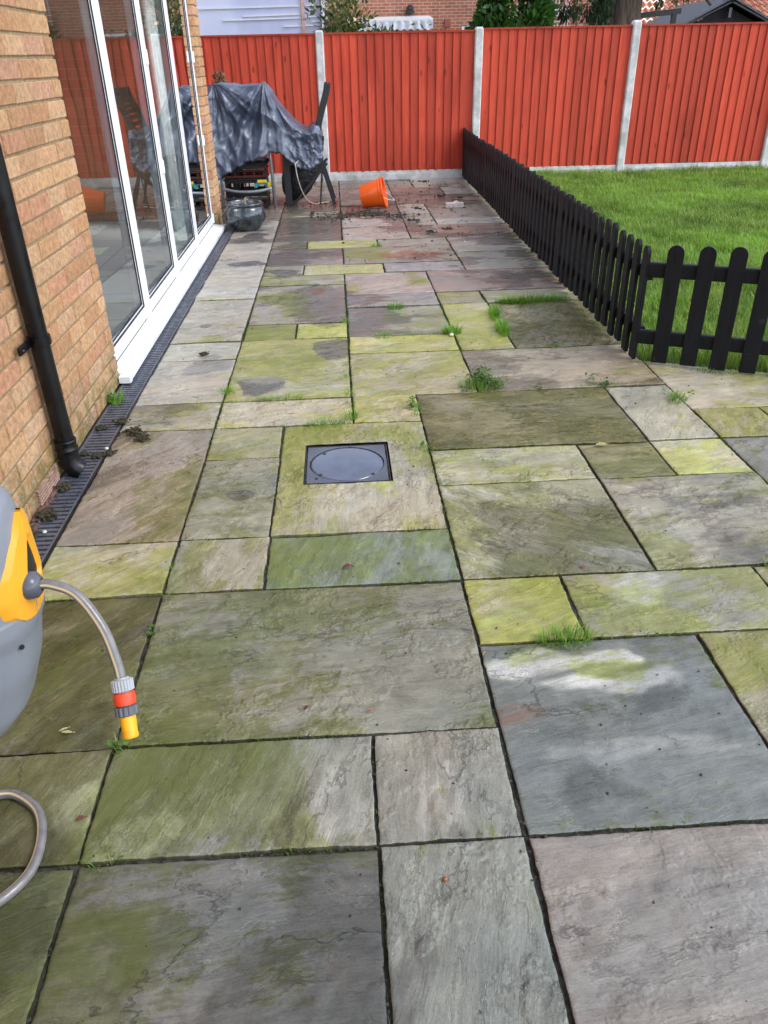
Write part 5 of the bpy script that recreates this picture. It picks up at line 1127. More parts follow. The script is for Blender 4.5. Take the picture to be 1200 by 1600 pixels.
hp = [(.098, -.021, .706), (.120, -.022, .705), (.156, -.030, .689), (.193, -.058, .646), (.212, -.085, .600), (.2185, -.100, .574)]
hose('hose', hp, .0080, reel, u0=.30)
e0 = Vector((.2185, -.100, .574)); e1 = Vector((.229, -.146, .498)); ax = (e1-e0).normalized(); Lc = (e1-e0).length
FG = simple('fitting_light_grey', (.36, .38, .40), .4); FD = simple('fitting_dark_grey', (.10, .11, .13), .4); FO = simple('fitting_orange', (.78, .060, .018), .35); FYm = simple('nozzle_yellow', (.82, .40, .010), .3)
def ribbed(z0, z1, r, mat, name, ribs=20, amp=.0009):
    m = MB(); nn_ = ribs*4; q = Vector((0, 0, 1)).rotation_difference(ax); vs = []
    prof = [(r*.80, z0), (r, z0+.002), (r, z1-.002), (r*.82, z1)]
    for rr_, z in prof:
        for k in range(nn_): a = 2*math.pi*k/nn_; ra = rr_+(amp if (k % 4) < 2 and rr_ == r else 0); vs.append(e0+q @ Vector((ra*math.cos(a), ra*math.sin(a), z)))
    m.add(vs, [(i*nn_+k, i*nn_+(k+1) % nn_, (i+1)*nn_+(k+1) % nn_, (i+1)*nn_+k) for i in range(3) for k in range(nn_)]+[tuple(range(nn_)), tuple(3*nn_+k for k in range(nn_))])
    return m.build(name, mat, con)
con = MB(); con.lathe([(.0, -.004), (.011, -.004), (.0125, .002), (.0125, .03), (.012, Lc*.6), (0, Lc*.6)], 24, tuple(e0), tuple(ax)); con = con.build('hose_connector', FG, reel, smooth=True, autos=40)
ribbed(-.002, .018, .0158, FG, 'collar', 22, .0012)
m = MB(); m.lathe([(.0130, .0185), (.0160, .0195), (.0172, .028), (.0160, .0375), (.0130, .0385)], 28, tuple(e0), tuple(ax)); m.build('release_ring', FO, con, smooth=True, autos=40)
ribbed(.039, .0555, .0160, FD, 'grip_ring', 14, .0016)
m = MB(); m.lathe([(.0118, .053), (.0125, .057), (.0118, .080), (.0125, Lc-.002), (.0118, Lc), (.0085, Lc), (.0080, Lc-.012), (0, Lc-.012)], 28, tuple(e0), tuple(ax)); m.build('nozzle', FYm, con, smooth=True, autos=40)
# supply hose looping over the paving
o = hose('hose_loop', [(-.47, .02, .30), (-.46, .05, .12), (-.42, .08, .03), (-.34, .135, .014), (-.270, .168, .0135), (-.218, .179, .0135), (-.176, .174, .0135), (-.119, .130, .0135), (-.090, .066, .0135), (-.084, -.006, .0135), (-.105, -.056, .0135), (-.150, -.098, .0135), (-.24, -.16, .0135), (-.38, -.24, .0135), (-.40, -.5, .0135)], .0105, reel, u0=.30)

# ================================================================== BUCKET, POT, BLOCK
OR = simple('orange_plastic', (1.0, .135, .008), .36, 0, .07, 5, 60, .0003, dirt=.07, dirtc=(90, 60, 40))
bk = empty('bucket', (.98, 7.86, 0), 'bright orange plastic builders bucket tipped on its side on the far paving', 'bucket')
c0 = Vector((.842, 7.80, .108)); c1 = Vector((1.085, 7.76, .155)); ax2 = (c1-c0).normalized(); Lb = (c1-c0).length
m = MB(); m.lathe([(0, .006), (.098, .004), (.106, 0), (.109, .006), (.121, Lb*.35), (.123, Lb*.37), (.137, Lb*.80), (.143, Lb*.82), (.144, Lb*.85), (.142, Lb*.86), (.146, Lb*.97), (.138, Lb*.97), (.132, Lb*.8), (.104, .010), (0, .010)], 48, tuple(c0), tuple(ax2))
m.build('body', OR, bk, smooth=True, autos=35)
m = MB(); m.lathe([(.146, Lb*.955), (.155, Lb*.955), (.157, Lb*.985), (.155, Lb), (.147, Lb), (.143, Lb*.985), (.146, Lb*.955)], 48, tuple(c0), tuple(ax2)); m.build('rim', OR, bk, smooth=True, autos=35)
up_ = Vector((0, 1, 0)); side_ = ax2.cross(up_).normalized(); up2 = side_.cross(ax2).normalized()
pts = []
for k in range(17):
    a = math.pi*k/16; q = c0+ax2*(Lb*.93)+up2*(.150*math.cos(a))*.9+ (ax2*.115-Vector((0, 0, .075)))*math.sin(a)+Vector((0, 0, -.02))
    if q.z < .004: q.z = .004
    pts.append(q)
m = MB(); m.tube(pts, .0032, 8); m.tube([pts[8]-Vector((0, .05, 0)), pts[8]+Vector((0, .05, 0))], .007, 10); m.build('handle', simple('handle_white', (.6, .6, .6), .3), bk, smooth=True)
pot = empty('glazed_pot', (-.285, 6.76, 0), 'dark blue black glazed round pot with soil at the house corner', 'plant pot')
def glaze():
    t = NT('glazed_ceramic'); p = t.obj(); n_ = t.noise(t.mapping(p, (14, 14, 2.2)), 2.0, 6, .7, .6)
    c = t.mix(t.rng(n_, .35, .65), (.006, .009, .012), (.035, .055, .070)); c = t.mix(t.rng(t.noise(p, 22, 5, .7), .62, .72, 0, .6), c, (.10, .10, .10)); t.pri(c, .13, 0, t.bump(n_, .003, .6), .6, coat=.6, coatr=.08); return t.m
m = MB(); m.lathe([(0, .002), (.115, .002), (.128, .010), (.158, .045), (.186, .085), (.193, .130), (.186, .176), (.172, .202), (.165, .212), (.170, .219), (.176, .228), (.176, .240), (.170, .245), (.160, .241), (.158, .225), (.150, .19), (.10, .18)], 56)
m.xf(Matrix.Translation((-.285, 6.76, 0))); m.build('vessel', glaze(), pot, smooth=True)
V_, F_ = [], []; gx2, gy2 = np.meshgrid(np.linspace(-1, 1, 30), np.linspace(-1, 1, 30)); rr2 = np.sqrt(gx2**2+gy2**2); sc2 = np.where(rr2 > 0, np.maximum(abs(gx2), abs(gy2))/np.maximum(rr2, 1e-6), 1)
sx2 = gx2*sc2*.156-.285; sy2 = gy2*sc2*.156+6.76; sz2 = .198+.020*fbm(sx2*30, sy2*30, 4, 3); idx = np.arange(900).reshape(30, 30); q = np.stack([idx[:-1, :-1], idx[:-1, 1:], idx[1:, 1:], idx[1:, :-1]], -1).reshape(-1, 4)
SOIL = simple('dark_soil', (.040, .030, .022), .95, 0, .5, 60, 200, .004)
mesh_np('soil', np.stack([sx2, sy2, sz2], -1).reshape(-1, 3), q, SOIL, pot, True)
m = MB(); m.tube([(-.275, 6.74, .20), (-.280, 6.74, .25), (-.268, 6.735, .285)], [.017, .014, .009], 9); m.tube([(-.278, 6.74, .235), (-.30, 6.735, .262)], [.009, .004], 7); m.tube([(-.27, 6.74, .25), (-.245, 6.73, .28)], [.007, .003], 7); m.build('dead_stem', simple('dry_stem', (.26, .23, .18), .9, 0, .3, 60, 200, .002), pot, smooth=True)
for k, (x, y) in enumerate(((-.36, 6.72), (-.22, 6.70))):
    m = MB(); m.tube([(x, y, .205), (x+.03, y-.01, .215), (x+.06, y, .207)], .005, 6); m.build('twig', simple('dry_stem', (0, 0, 0)), pot)
m = MB(); mm = [(-.094, -.035), (.09, -.038), (.096, .0), (.088, .036), (-.02, .038), (-.035, .030), (-.092, .034)]
m.prism(mm, 0, .048); m.add([(-.02, -.02, .048), (.03, -.025, .048), (.045, .02, .048), (-.01, .025, .048), (-.01, -.012, .066), (.025, -.015, .062), (.03, .015, .066)], [(0, 1, 5, 4), (1, 2, 6, 5), (2, 3, 6), (3, 0, 4, 6), (4, 5, 6)])
m.xf(Matrix.Translation((1.815, 7.62, .002)) @ Matrix.Rotation(-.06, 4, 'Z'))
tag(m.build('broken_block', simple('pale_pink_stone', (.62, .52, .50), .9, 0, .2, 30, 60, .004), None, bevel=.004), 'broken pale block lying on the far paving beside the picket fence', 'stone block')

# ================================================================== COVERED FURNITURE
def ZZ(v, xs, ys): return float(np.interp(v, xs, ys))
TX = [-.70, -.655, -.60, -.36, -.11, -.06, .00, .08, .143, .24, .30, .34, .38, .43, .455]
TT = [1.05, 1.175, 1.195, 1.165, 1.170, 1.12, 1.01, .91, .835, .765, .735, .775, .80, .785, .70]
TH = [.34, .315, .345, .47, .555, .575, .565, .515, .445, .395, .395, .41, .42, .46, .50]
U = 190; Vn = 150
us = np.linspace(-.70, .455, U); PV = np.zeros((Vn, U, 3))
for i, x in enumerate(us):
    zt = ZZ(x, TX, TT); zh = ZZ(x, TX, TH)
    zh += .010*math.sin(x*55)+.006*math.sin(x*131+1)
    for j in range(Vn):
        v = j/(Vn-1)
        if v < .62:
            k = v/.62; z = zh+(zt-zh)*k; bulge = math.sin(k*math.pi*.5)
            y = 7.80+.10*bulge+.03*(1-k)*math.sin(x*9)
            y += .10*max(0, (x-.1))/.3*(1-k)     # tucks back under the chair at the right
        elif v < .85:
            k = (v-.62)/.23; z = zt-.05*math.sin(k*math.pi)*(.4+.6*(x < .1)); y = 7.90+.02+k*.62
            if k < .12: z -= 0
        else:
            k = (v-.85)/.15; z = zt+(zh*.9+.05-zt)*k; y = 8.54+.04*k
        PV[j, i] = (x, y, z)
PX, PY, PZ = PV[..., 0], PV[..., 1], PV[..., 2]
front = np.clip((.68-np.linspace(0, 1, Vn))/.12, 0, 1)[:, None]
def fan(cx, cz, kf, seed, a0, a1, pw=1.0):
    dx = PX-cx; dz = cz-PZ; rr_ = np.sqrt(dx*dx+dz*dz)+1e-5; an = np.arctan2(dx, dz)
    n_ = fbm(an*kf+seed, rr_*2.2+seed, 3, seed); rd = 1-abs(2*n_-1)*2.1
    w_ = np.clip((an-a0)/.15, 0, 1)*np.clip((a1-an)/.15, 0, 1)
    return np.clip(rd, -1, 1)*w_*np.clip(rr_/.18, 0, 1)*np.exp(-rr_*.8)
fold = .055*fan(-.60, 1.22, 2.6, 3, -.6, 1.3)+.055*fan(-.10, 1.22, 3.0, 8, -1.25, .9)+.014*(1-abs(2*fbm(PX*3.5+PZ*3.5, PZ*4-PX*2, 2, 77)-1)*2.4)
hang = np.clip((1-np.linspace(0, 1, Vn)/.62), 0, 1)[:, None]
fold += .030*hang*(1-abs(2*fbm(PX*6.5+PZ*2.5, PZ*1.1, 2, 23)-1)*2.2)
gath = np.clip((PX-.10)/.12, 0, 1)
fold += gath*.034*(1-abs(2*fbm(PX*9+PZ*4, PZ*8-PX*4, 3, 37)-1)*2.0)
fold += .003*(1-abs(2*fbm(PX*16, PZ*16, 3, 51)-1)*2)
PYn = PY-fold*front*1.15
PZn = PZ+(1-front)*(.018*(fbm(PX*7, PY*7, 4, 61)-.5)*2)+gath*front*.03*(fbm(PX*20, PZ*20, 3, 66)-.5)*2
sag = np.exp(-((PX+.35)/.17)**2)*.0
idx = np.arange(U*Vn).reshape(Vn, U); q = np.stack([idx[:-1, :-1], idx[:-1, 1:], idx[1:, 1:], idx[1:, :-1]], -1).reshape(-1, 4)
def tarp_mat():
    t = NT('blue_grey_tarpaulin'); p = t.obj(); cr_ = t.noise(p, 16, 6, .65, 1.0)
    c = t.mix(t.rng(t.noise(p, 5, 5), .35, .65), (.058, .074, .118), (.092, .112, .165)); c = t.mix(t.rng(t.noise(p, 30, 5, .7), .66, .74, 0, .6), c, (.30, .31, .33))
    c = t.mix(t.rng(t.noise(p, 3, 6, .7), .55, .7, 0, .35), c, (.03, .033, .03))
    t.pri(c, .36, 0, t.bump(t.math('ADD', cr_, t.math('MULTIPLY', t.noise(p, 45, 4, .6), .2)), .0018, .6), .7); return t.m
TARP = tarp_mat()
tp = mesh_np('tarpaulin', np.stack([PX, PYn, PZn], -1).reshape(-1, 3), q, TARP, None, True)
tag(tp, 'crumpled blue grey tarpaulin draped over the garden furniture beside the house corner', 'tarpaulin')
m = MB(); m.tube([(PX[0, i], PYn[0, i]-.004, PZn[0, i]-.002) for i in range(0, U, 3)], .009, 8); m.build('hem', simple('hem_black', (.018, .020, .028), .4), tp, smooth=True)
# silver framed chair under the cover, its back to the camera
SIL = simple('silver_tube', (.30, .32, .35), .32, .5, .1, 20, 60, .0002)
sc_ = empty('garden_chair', (-.35, 7.95, 0), 'silver framed garden chair under the tarpaulin with its leg showing', 'garden chair')
for (x, y, xt, yt, zt) in ((-.072, 7.80, -.115, 7.93, 1.17), (-.625, 7.80, -.60, 7.93, 1.17), (-.13, 8.42, -.13, 8.36, .62), (-.62, 8.42, -.60, 8.36, .62)):
    m = MB(); m.tube([(x, y, 0), ((x+xt)/2, (y+yt)/2-.01, zt*.5), (xt, yt, zt)], [.0165, .0165, .015], 14); m.build('leg', SIL, sc_, smooth=True)
    m = MB(); m.lathe([(.019, 0), (.020, .02), (.017, .024)], 14, (x, y, .002)); m.build('foot_cap', simple('grey_cap', (.12, .12, .13), .5), sc_, smooth=True)
m = MB(); m.tube(smooth_path([(-.60, 7.78, .225), (-.45, 7.755, .198), (-.25, 7.755, .198), (-.10, 7.78, .222)], 6), .015, 12); m.build('stretcher', SIL, sc_, smooth=True)
m = MB(); m.box((-.36, 8.12, .44), (.44, .46, .03)); m.build('seat', simple('mesh_black', (.02, .02, .022), .8), sc_, bevel=.01)
m = MB(); m.box((-.36, 7.95, .84), (.44, .02, .50)); m.build('backrest', simple('mesh_black', (0, 0, 0)), sc_, bevel=.005)
m = MB(); m.box((-.098, 7.905, 1.165), (.035, .03, .06)); m.build('corner_cap', simple('cap_grey', (.16, .18, .20), .4), sc_, bevel=.004)
# dark table
tb = empty('garden_table', (-.2, 8.4, 0), 'dark square legged garden table hidden under the tarpaulin', 'table')
DKT = simple('table_charcoal', (.018, .019, .024), .45)
m = MB(); m.box((-.22, 8.32, .70), (.66, .44, .035)); m.build('tabletop', DKT, tb, bevel=.004)
for (x, y) in ((.055, 8.08), (-.50, 8.12), (.055, 8.50), (-.50, 8.50)):
    m = MB(); m.box((x, y, .342), (.072, .072, .684)); m.build('leg', DKT, tb, bevel=.004)
# stacked crates and toy beneath
BLKP = simple('black_plastic', (.008, .008, .010), .35)
def crate(z, h, label, mat, y=8.12, x0=-.60, x1=-.17, mat2=None):
    root = empty('storage_crate', ((x0+x1)/2, y, z), label, 'crate', 'crates stored under the tarpaulin')
    m = MB(); d_ = .18; xm = (x0+x1)/2
    m.box((xm, y, z+.008), (x1-x0-.02, 2*d_-.02, .012))
    for (cx_, cy_, sx_, sy_) in ((xm, y-d_, x1-x0, .012), (xm, y+d_, x1-x0, .012), (x0, y, .012, 2*d_-.02), (x1, y, .012, 2*d_-.02)):
        m.box((cx_, cy_, z+h*.16), (sx_, sy_, h*.28)); m.box((cx_, cy_, z+h*.86), (sx_, sy_, h*.24))
        for k in range(5):
            u = (k/4-.5)*.94; m.box((cx_+(u*sx_ if sx_ > .1 else 0), cy_+(u*sy_ if sy_ > .1 else 0), z+h*.52), (.014 if sx_ > .1 else .010, .010 if sx_ > .1 else .014, h*.44))
    m.build('basket', mat, root)
    for sg in (-1, 1): m = MB(); m.box((xm, y+sg*(d_+.010), z+h-.012), (x1-x0+.03, .016, .022)); m.build('lip', mat2 or mat, root, bevel=.004)
crate(.002, .115, 'lowest black crate on the paving under the tarpaulin behind the glazed pot', BLKP, mat2=simple('lip_grey', (.06, .06, .065), .35))
crate(.120, .185, 'middle black crate under the tarpaulin with a toy resting before it', BLKP)
crate(.308, .080, 'shallow dull red crate stacked under the tarpaulin', simple('dull_red_plastic', (.11, .012, .010), .45), mat2=BLKP)
crate(.391, .110, 'uppermost crate of the stack with a pale grey lip under the tarpaulin', BLKP, mat2=simple('lip_silver', (.12, .125, .13), .35))
m = MB(); vs = []; NA = 20
for s_, yy in ((0, 7.845), (1, 7.895)):
    for k in range(NA+1): a = math.pi*k/NA; vs.append((-.205+.085*math.cos(a), yy, .222+.062*math.sin(a)))
    for k in range(NA+1): a = math.pi*k/NA; vs.append((-.205+.045*math.cos(a), yy, .222+.030*math.sin(a)))
n = NA+1; fs = []
for k in range(NA): fs += [(k, k+1, n+k+1, n+k), (2*n+k, 3*n+k, 3*n+k+1, 2*n+k+1), (k, 2*n+k, 2*n+k+1, k+1), (n+k, n+k+1, 3*n+k+1, 3*n+k)]
m.add(vs, fs); 
toy = m.build('toy_arch', simple('toy_teal', (.03, .30, .32), .35), None); tag(toy, 'small teal and yellow plastic toy wedged under the tarpaulin behind the silver chair leg', 'toy')
m = MB(); m.box((-.20, 7.842, .283), (.10, .012, .030)); m.box((-.125, 7.846, .245), (.040, .030, .060)); m.build('trim', simple('toy_yellow', (.75, .52, .03), .35), toy, bevel=.004)
# black sack bulging below the cover
V_, n1, n2 = [], 40, 30
for j in range(n2):
    t_ = j/(n2-1); rr_ = .03+.16*math.sin(min(1, t_*1.05)*math.pi)**.55; c_ = Vector((.10+.22*t_, 8.34+.02*t_, .03+.58*t_))
    for k in range(n1):
        a = 2*math.pi*k/n1; f_ = 1+.35*(fbm(np.array([math.cos(a)*2+5]), np.array([math.sin(a)*2+t_*4]), 4, 19)[0]-.5)
        V_.append((c_.x+rr_*1.05*f_*math.cos(a), c_.y+rr_*.9*f_*math.sin(a), max(.004, c_.z+.02*math.sin(a*5+t_*9))))
Fq = [[j*n1+k, j*n1+(k+1) % n1, (j+1)*n1+(k+1) % n1, (j+1)*n1+k] for j in range(n2-1) for k in range(n1)]
sackm = NT('black_sack'); p_ = sackm.obj(); sackm.pri((.010, .012, .020), .22, 0, sackm.bump(sackm.noise(p_, 14, 6, .6, 1.2), .03, 1.0), .6)
tag(mesh_np('sack', np.array(V_), np.array(Fq), sackm.m, None, True), 'shiny black plastic sack bulging out below the tarpaulin beside the folding chair', 'sack')
# black folding chair seen edge on
fc = empty('folding_chair', (.45, 8.3, 0), 'tall backed black folding garden chair standing side on against the fence', 'garden chair')
BKM = simple('chair_black', (.014, .014, .016), .45, 0, .3, 10, 60, .0006)
def backcurve(y, r=.0):
    return [Vector((x, y, z)) for x, z in ((.375, .56), (.395, .68), (.425, .80), (.462, .92), (.497, 1.02), (.522, 1.10), (.536, 1.165))]
for y in (8.02, 8.50):
    P_ = smooth_path(backcurve(y), 5); m = MB(); vs = []
    for i, q in enumerate(P_):
        tg = (P_[min(i+1, len(P_)-1)]-P_[max(i-1, 0)]).normalized(); nx_ = Vector((tg.z, 0, -tg.x))*.034
        for sy in (-.015, .015): vs += [q-nx_+Vector((0, sy, 0)), q+nx_+Vector((0, sy, 0))]
    n = len(P_); fs = [(0, 1, 3, 2), (4*n-4, 4*n-2, 4*n-1, 4*n-3)]
    for i in range(n-1):
        a_, b_ = 4*i, 4*i+4; fs += [(a_, b_, b_+1, a_+1), (a_+2, a_+3, b_+3, b_+2), (a_, a_+2, b_+2, b_), (a_+1, b_+1, b_+3, a_+3)]
    m.add(vs, fs); m.build('back_frame', BKM, fc, bevel=.004)
for k in range(12):
    t_ = (k+.5)/12; i = min(5, int(t_*6)); P_ = backcurve(8.26); q = P_[i].lerp(P_[i+1], t_*6-i); m = MB(); m.box(tuple(q), (.012, .44, .036), Matrix.Rotation(.35, 3, 'Y')); m.build('back_slat', BKM, fc)
for y in (8.04, 8.48):
    m = MB(); m.bar((.372, y, .61), (.552, y-.0, .004), .034, .034, (0, 1, 0)); m.build('rear_leg', BKM, fc)
    m = MB(); m.bar((.440, y+.02, .42), (.395, y+.02, .004), .016, .022, (0, 1, 0)); m.build('strut', BKM, fc)
    m = MB(); m.bar((.49, y, .42), (.10, y, .004), .026, .030, (0, 1, 0)); m.build('front_leg', BKM, fc)
    m = MB(); m.bar((.08, y, .63), (.468, y, .622), .050, .022, (0, 1, 0)); m.build('armrest', BKM, fc, bevel=.005)
m = MB(); m.box((.24, 8.26, .42), (.42, .44, .03)); m.build('seat', BKM, fc)
# pale cord
m = MB(); m.tube(smooth_path([(.245, 7.86, .50), (.17, 7.80, .452), (.165, 7.79, .42), (.18, 7.80, .30), (.215, 7.88, .16), (.265, 7.98, .06), (.335, 8.10, .006), (.42, 8.17, .006), (.49, 8.19, .006)], 8), .0052, 8)
tag(m.build('cord', simple('cream_cord', (.55, .48, .42), .7), None, smooth=True), 'thin cream cord hanging from the tarpaulin and trailing on the paving', 'cord')
# dried flower head behind the cover, beside the pier
dfp = empty('potted_shrub', (-.66, 8.75, 0), 'small dried shrub peeping over the tarpaulin at the house corner', 'plant')
foliage('foliage', [(-.64, 8.72, 1.20, .07, .06, .09), (-.68, 8.72, 1.0, .10, .08, .16)], 900, .035, (.12, .11, .05), dfp, LEAF)
foliage('flower', [(-.62, 8.70, 1.24, .04, .04, .03)], 60, .03, (.45, .20, .18), dfp, LEAF)
m = MB(); m.tube([(-.68, 8.75, 0), (-.67, 8.74, .6), (-.65, 8.72, 1.2)], [.012, .009, .005], 7); m.build('stem', BARK, dfp)

# ================================================================== LITTER, SOIL, LEAVES
def crumbs(name, label, cat, pts, mat, group=None):
    V, F = [], []; ico = [(0, 0, 1), (.89, 0, .45), (.28, .85, .45), (-.72, .53, .45), (-.72, -.53, .45), (.28, -.85, .45), (.72, .53, -.45), (-.28, .85, -.45), (-.89, 0, -.45), (-.28, -.85, -.45), (.72, -.53, -.45), (0, 0, -1)]
    fi = [(0, 1, 2), (0, 2, 3), (0, 3, 4), (0, 4, 5), (0, 5, 1), (1, 6, 2), (2, 7, 3), (3, 8, 4), (4, 9, 5), (5, 10, 1), (6, 7, 2), (7, 8, 3), (8, 9, 4), (9, 10, 5), (10, 6, 1), (11, 7, 6), (11, 8, 7), (11, 9, 8), (11, 10, 9), (11, 6, 10)]
    for (x, y, z, r_) in pts:
        n = len(V); jit = [random.uniform(.6, 1.3) for _ in range(12)]; an = random.uniform(0, 6.28); ca, sa = math.cos(an), math.sin(an); ex_ = random.uniform(.7, 1.5)
        for k, (a, b_, c_) in enumerate(ico):
            a *= ex_; V.append((x+r_*jit[k]*(a*ca-b_*sa), y+r_*jit[k]*(a*sa+b_*ca), z+r_*.7*jit[k]*c_))
        F += [tuple(n+i for i in f) for f in fi]
    o = mesh_np(name, np.array(V), np.array(F), mat, None, False); return tag(o, label, cat, group, 'stuff')
P_ = []
for k in range(520):
    x = random.gauss(.80, .26); y = 7.33+random.gauss(0, .11)+.10*math.sin(x*9)-.12*(x-.8)
    P_.append((x, y, .003, abs(random.gauss(0, .006))+.003))
for k in range(60): P_.append((random.uniform(.6, 1.8), random.uniform(5.2, 7.2), .003, abs(random.gauss(0, .004))+.003))
for k in range(120): P_.append((random.uniform(1.25, 2.1), random.uniform(6.0, 9.7), .003, abs(random.gauss(0, .006))+.003))
for (x, y) in ((1.44, 7.60), (1.31, 6.95), (1.75, 8.4), (1.95, 8.25), (1.60, 6.45), (1.43, 6.35), (1.70, 9.6)):
    for k in range(14): P_.append((x+random.gauss(0, .03), y+random.gauss(0, .025), .006, random.uniform(.006, .018)))
for k in range(70): P_.append((random.gauss(.45, .1), random.gauss(8.15, .12), .003, random.uniform(.003, .009)))
crumbs('soil_crumbs', 'dark spilled soil crumbs scattered on the far paving near the orange bucket', 'soil', P_, SOIL)
P_ = []
for k in range(1500):
    P_.append((random.uniform(-.35, 2.6), random.uniform(-.8, 7.5), .002, abs(random.gauss(0, .0014))+.0007))
crumbs('grit_specks', 'tiny dark grit and debris specks scattered over the paving', 'grit', P_, SOIL)
MOSS = simple('dead_moss', (.045, .038, .018), .95, 0, .5, 90, 250, .004)
def clump(x, y, r_, n_, label, z=.006, nm='moss_clump', mat=None, cat='moss clump'):
    pts_ = [(random.gauss(0, r_*.36), random.gauss(0, r_*.36), random.uniform(.0, r_*.35)+.002, random.uniform(.0028, .0075)) for _ in range(n_)]
    o = crumbs(nm, label, cat, pts_, mat or MOSS, 'clumps of fallen moss by the drain'); o.location = (x, y, z)
    del o['kind']
clump(-.425, 2.235, .035, 90, 'brown moss clump straddling the right edge of the drain, farthest of the clumps')
clump(-.345, 2.115, .045, 150, 'largest dark moss clump on the lilac slab beside the drain')
clump(-.290, 2.045, .036, 110, 'dark moss clump lying right of the largest one')
clump(-.395, 1.915, .026, 60, 'small round moss clump on the slab edge near the pipe foot')
clump(-.500, 2.185, .034, 80, 'olive moss clump on the middle of the drain grating', .002)
clump(-.450, 1.90, .026, 80, 'moss heap on the grating just right of the pipe foot', .002)
clump(-.505, 1.925, .022, 50, 'little moss heap tucked behind the pipe foot', .002)
clump(-.505, 1.63, .036, 90, 'green brown moss heap on the grating in front of the pipe foot', .002)
clump(-.505, 1.42, .045, 150, 'moss and dirt heap on the grating below the air brick', .002)
clump(-.53, 1.30, .040, 90, 'dark dirt heap in the corner between the drain and the wall near the reel', .002)
clump(-.185, 3.13, .030, 70, 'dark moss clump on the pale slab halfway along the door sill', .003)
P_ = [(random.gauss(-.535, .012), random.uniform(1.28, 1.62), .006, random.uniform(.003, .010)) for _ in range(160)]
crumbs('leaf_litter', 'brown leaf litter gathered against the wall foot beside the pipe', 'leaf litter', P_, simple('litter_brown', (.12, .065, .05), .9, 0, .5, 60, 200, .002))
def leaf(name, label, x, y, L, W_, rot, c, curl=.3, cat='leaf'):
    m = MB(); vs = []; N_ = 9
    for i in range(N_):
        u = i/(N_-1); w2 = W_/2*math.sin(math.pi*min(1, u*.95+.03))**.8*(1+.15*math.sin(u*17)); zc = curl*L*.25*math.sin(u*math.pi)+.0025
        for s_ in (-1, 0, 1): vs.append(((u-.5)*L, s_*w2, zc+abs(s_)*curl*W_*.35))
    m.add(vs, [(i*3+k, i*3+k+1, (i+1)*3+k+1, (i+1)*3+k) for i in range(N_-1) for k in range(2)])
    m.tube([(.5*L, 0, .003), (.68*L, L*.04, .002)], .0009, 5)
    m.xf(Matrix.Translation((x, y, .004)) @ Matrix.Rotation(rot, 4, 'Z')); o = m.build(name, simple('leaf_'+str(c), c, .6, 0, .3, 120, 300, .0004), None, smooth=True)
    tag(o, label, cat)
leaf('fallen_leaf', 'curled red brown leaf on the blue green slab below the manhole', .565, 1.003, .034, .022, .2, (.11, .045, .022), .6)
leaf('fallen_leaf', 'small dark curled leaf on the big olive slab', .449, .397, .016, .010, 1.2, (.07, .02, .018), .6)
leaf('fallen_leaf', 'tiny orange leaf fragment at the right of the big olive slab', .611, .380, .020, .006, .5, (.36, .13, .06), .3)
leaf('fallen_leaf', 'pale green double leaf lying left of the yellow nozzle', -.125, .362, .028, .009, -.1, (.34, .36, .17), .2)
leaf('fallen_leaf', 'smaller half of the pale green leaf pair left of the nozzle', -.136, .372, .022, .007, .5, (.36, .38, .20), .2)
leaf('fallen_leaf', 'crumpled reddish leaf beside the joint near the hose loop', -.022, .107, .022, .011, .4, (.16, .05, .035), .7)
leaf('fallen_leaf', 'straw coloured leaf on the cream slab above the manhole', .335, 2.265, .045, .014, .1, (.52, .46, .30), .2)
leaf('fallen_leaf', 'yellow brown leaf on the joint at the top of the square olive slab', 1.62, 1.80, .05, .028, .1, (.36, .32, .12), .2)
leaf('fallen_leaf', 'small pink brown leaf at the bottom of the streaky brown slab', 1.30, .945, .018, .014, 1.4, (.20, .07, .06), .4)
leaf('fallen_leaf', 'dry brown curl at the joint crossing right of the big olive slab', .925, .560, .022, .009, 1.0, (.25, .14, .06), .8)
m = MB(); m.lathe([(0, .004), (.004, .0035), (.0055, .001), (.005, -.002), (0, -.003)], 10, (.735, -.088, .006)); tag(m.build('snail_shell', simple('shell_brown', (.22, .08, .04), .3), None, smooth=True), 'tiny brown snail shell on the blue grey foreground slab', 'snail shell')
for (x, y, r_, lb) in ((-.475, 1.31, .008, 'small clear round bead on the drain grating near the reel'), (-.425, 1.965, .009, 'small white chip on the moss heap right of the pipe foot'), (1.203, 3.305, .014, 'white stone chip at the foot of the bushy tuft'), (1.66, 5.85, .010, 'white pebble on the reddish far slab')):
    m = MB(); m.lathe([(0, r_*.8), (r_*.7, r_*.6), (r_, 0), (r_*.6, -r_*.4)], 9, (x, y, .004+r_*.3)); tag(m.build('pebble', simple('white_pebble', (.62, .62, .60), .4), None), lb, 'pebble', 'pale pebbles and chips')

# the house stands very slightly out of line with the paving
def yaw_about(o, ang, px, py):
    L_ = o.matrix_basis.translation.copy(); m_ = Matrix.Translation((px, py, 0)) @ Matrix.Rotation(ang, 4, 'Z') @ Matrix.Translation((-px, -py, 0))
    o.location = m_ @ L_; o.rotation_euler[2] += ang
yaw_about(drain, -.003, -.48, 2.0)

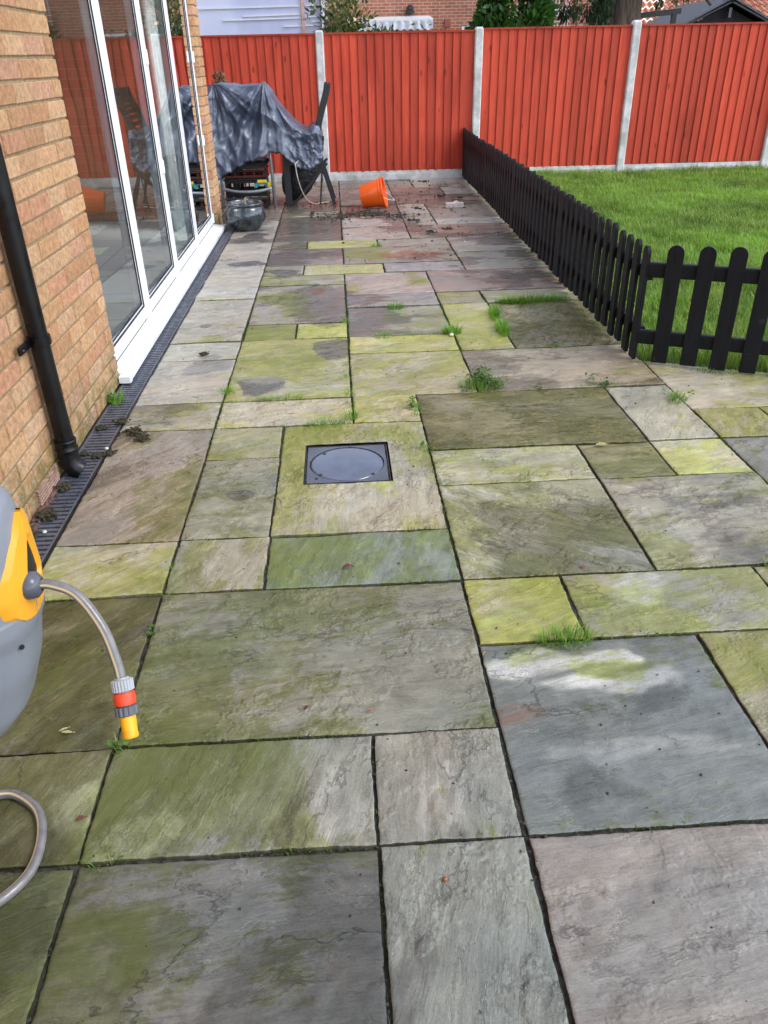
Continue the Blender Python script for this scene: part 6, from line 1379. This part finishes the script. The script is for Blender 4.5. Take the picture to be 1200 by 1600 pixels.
# moss, seedlings and trapped dirt running along the joints
segs = []
for (i0, i1, j0, j1, *_r) in SL:
    if j1*MOD < -1 or i0*MOD > 3 or j0*MOD > 8: continue
    segs += [((i0*MOD, j0*MOD), (i1*MOD, j0*MOD)), ((i1*MOD, j0*MOD), (i1*MOD, j1*MOD))]
BX, BY_ = [], []; CR_ = []
for (p0, p1) in segs:
    L_ = math.hypot(p1[0]-p0[0], p1[1]-p0[1]); n_ = int(L_*420); u = rng.random(n_); X = p0[0]+(p1[0]-p0[0])*u; Y = p0[1]+(p1[1]-p0[1])*u
    d_ = fbm(X*2.3+7, Y*2.3, 4, 301); kp = (rng.random(n_) < np.clip((d_-.50)*5, 0.0, 1))
    X, Y = X[kp]+rng.normal(0, .0035, kp.sum()), Y[kp]+rng.normal(0, .0035, kp.sum()); BX.append(X); BY_.append(Y)
    for q in range(int(L_*26)):
        u = random.random(); CR_.append((p0[0]+(p1[0]-p0[0])*u+random.gauss(0, .004), p0[1]+(p1[1]-p0[1])*u+random.gauss(0, .004), random.uniform(-.010, -.004), random.uniform(.0015, .0045)))
BX = np.concatenate(BX); BY_ = np.concatenate(BY_); lim = ~(((BX-FC0[0])*FCN[0]+(BY_-FC0[1])*FCN[1] > .0) & (BX > 2.05)) & (BX < fence_x(BY_)+.02+10*(BY_ < 2.77)) & (BX > -.40)
BX, BY_ = BX[lim], BY_[lim]; n = len(BX); Hj = rng.uniform(.008, .020, n)
cj = np.array([.075, .125, .022])[None]*rng.uniform(.5, 1.4, (n, 1)); V, F, C = blades(np.stack([BX, BY_, np.full(n, -.009)], 1), Hj, rng.uniform(.0016, .0034, n), Hj*rng.uniform(.3, 1.1, n), cj)
tag(mesh_np('joint_moss', V, F, GRASS, None, False, {'tone': C}), 'thin green moss and seedlings growing along the paving joints', 'moss', kind='stuff')
crumbs('joint_dirt', 'gritty dirt caught in the paving joints', 'dirt', [c for c in CR_ if c[0] > -.38 and c[0] < 2.2], simple('joint_crumb', (.060, .055, .042), .9, 0, .5, 90, 200, .002))
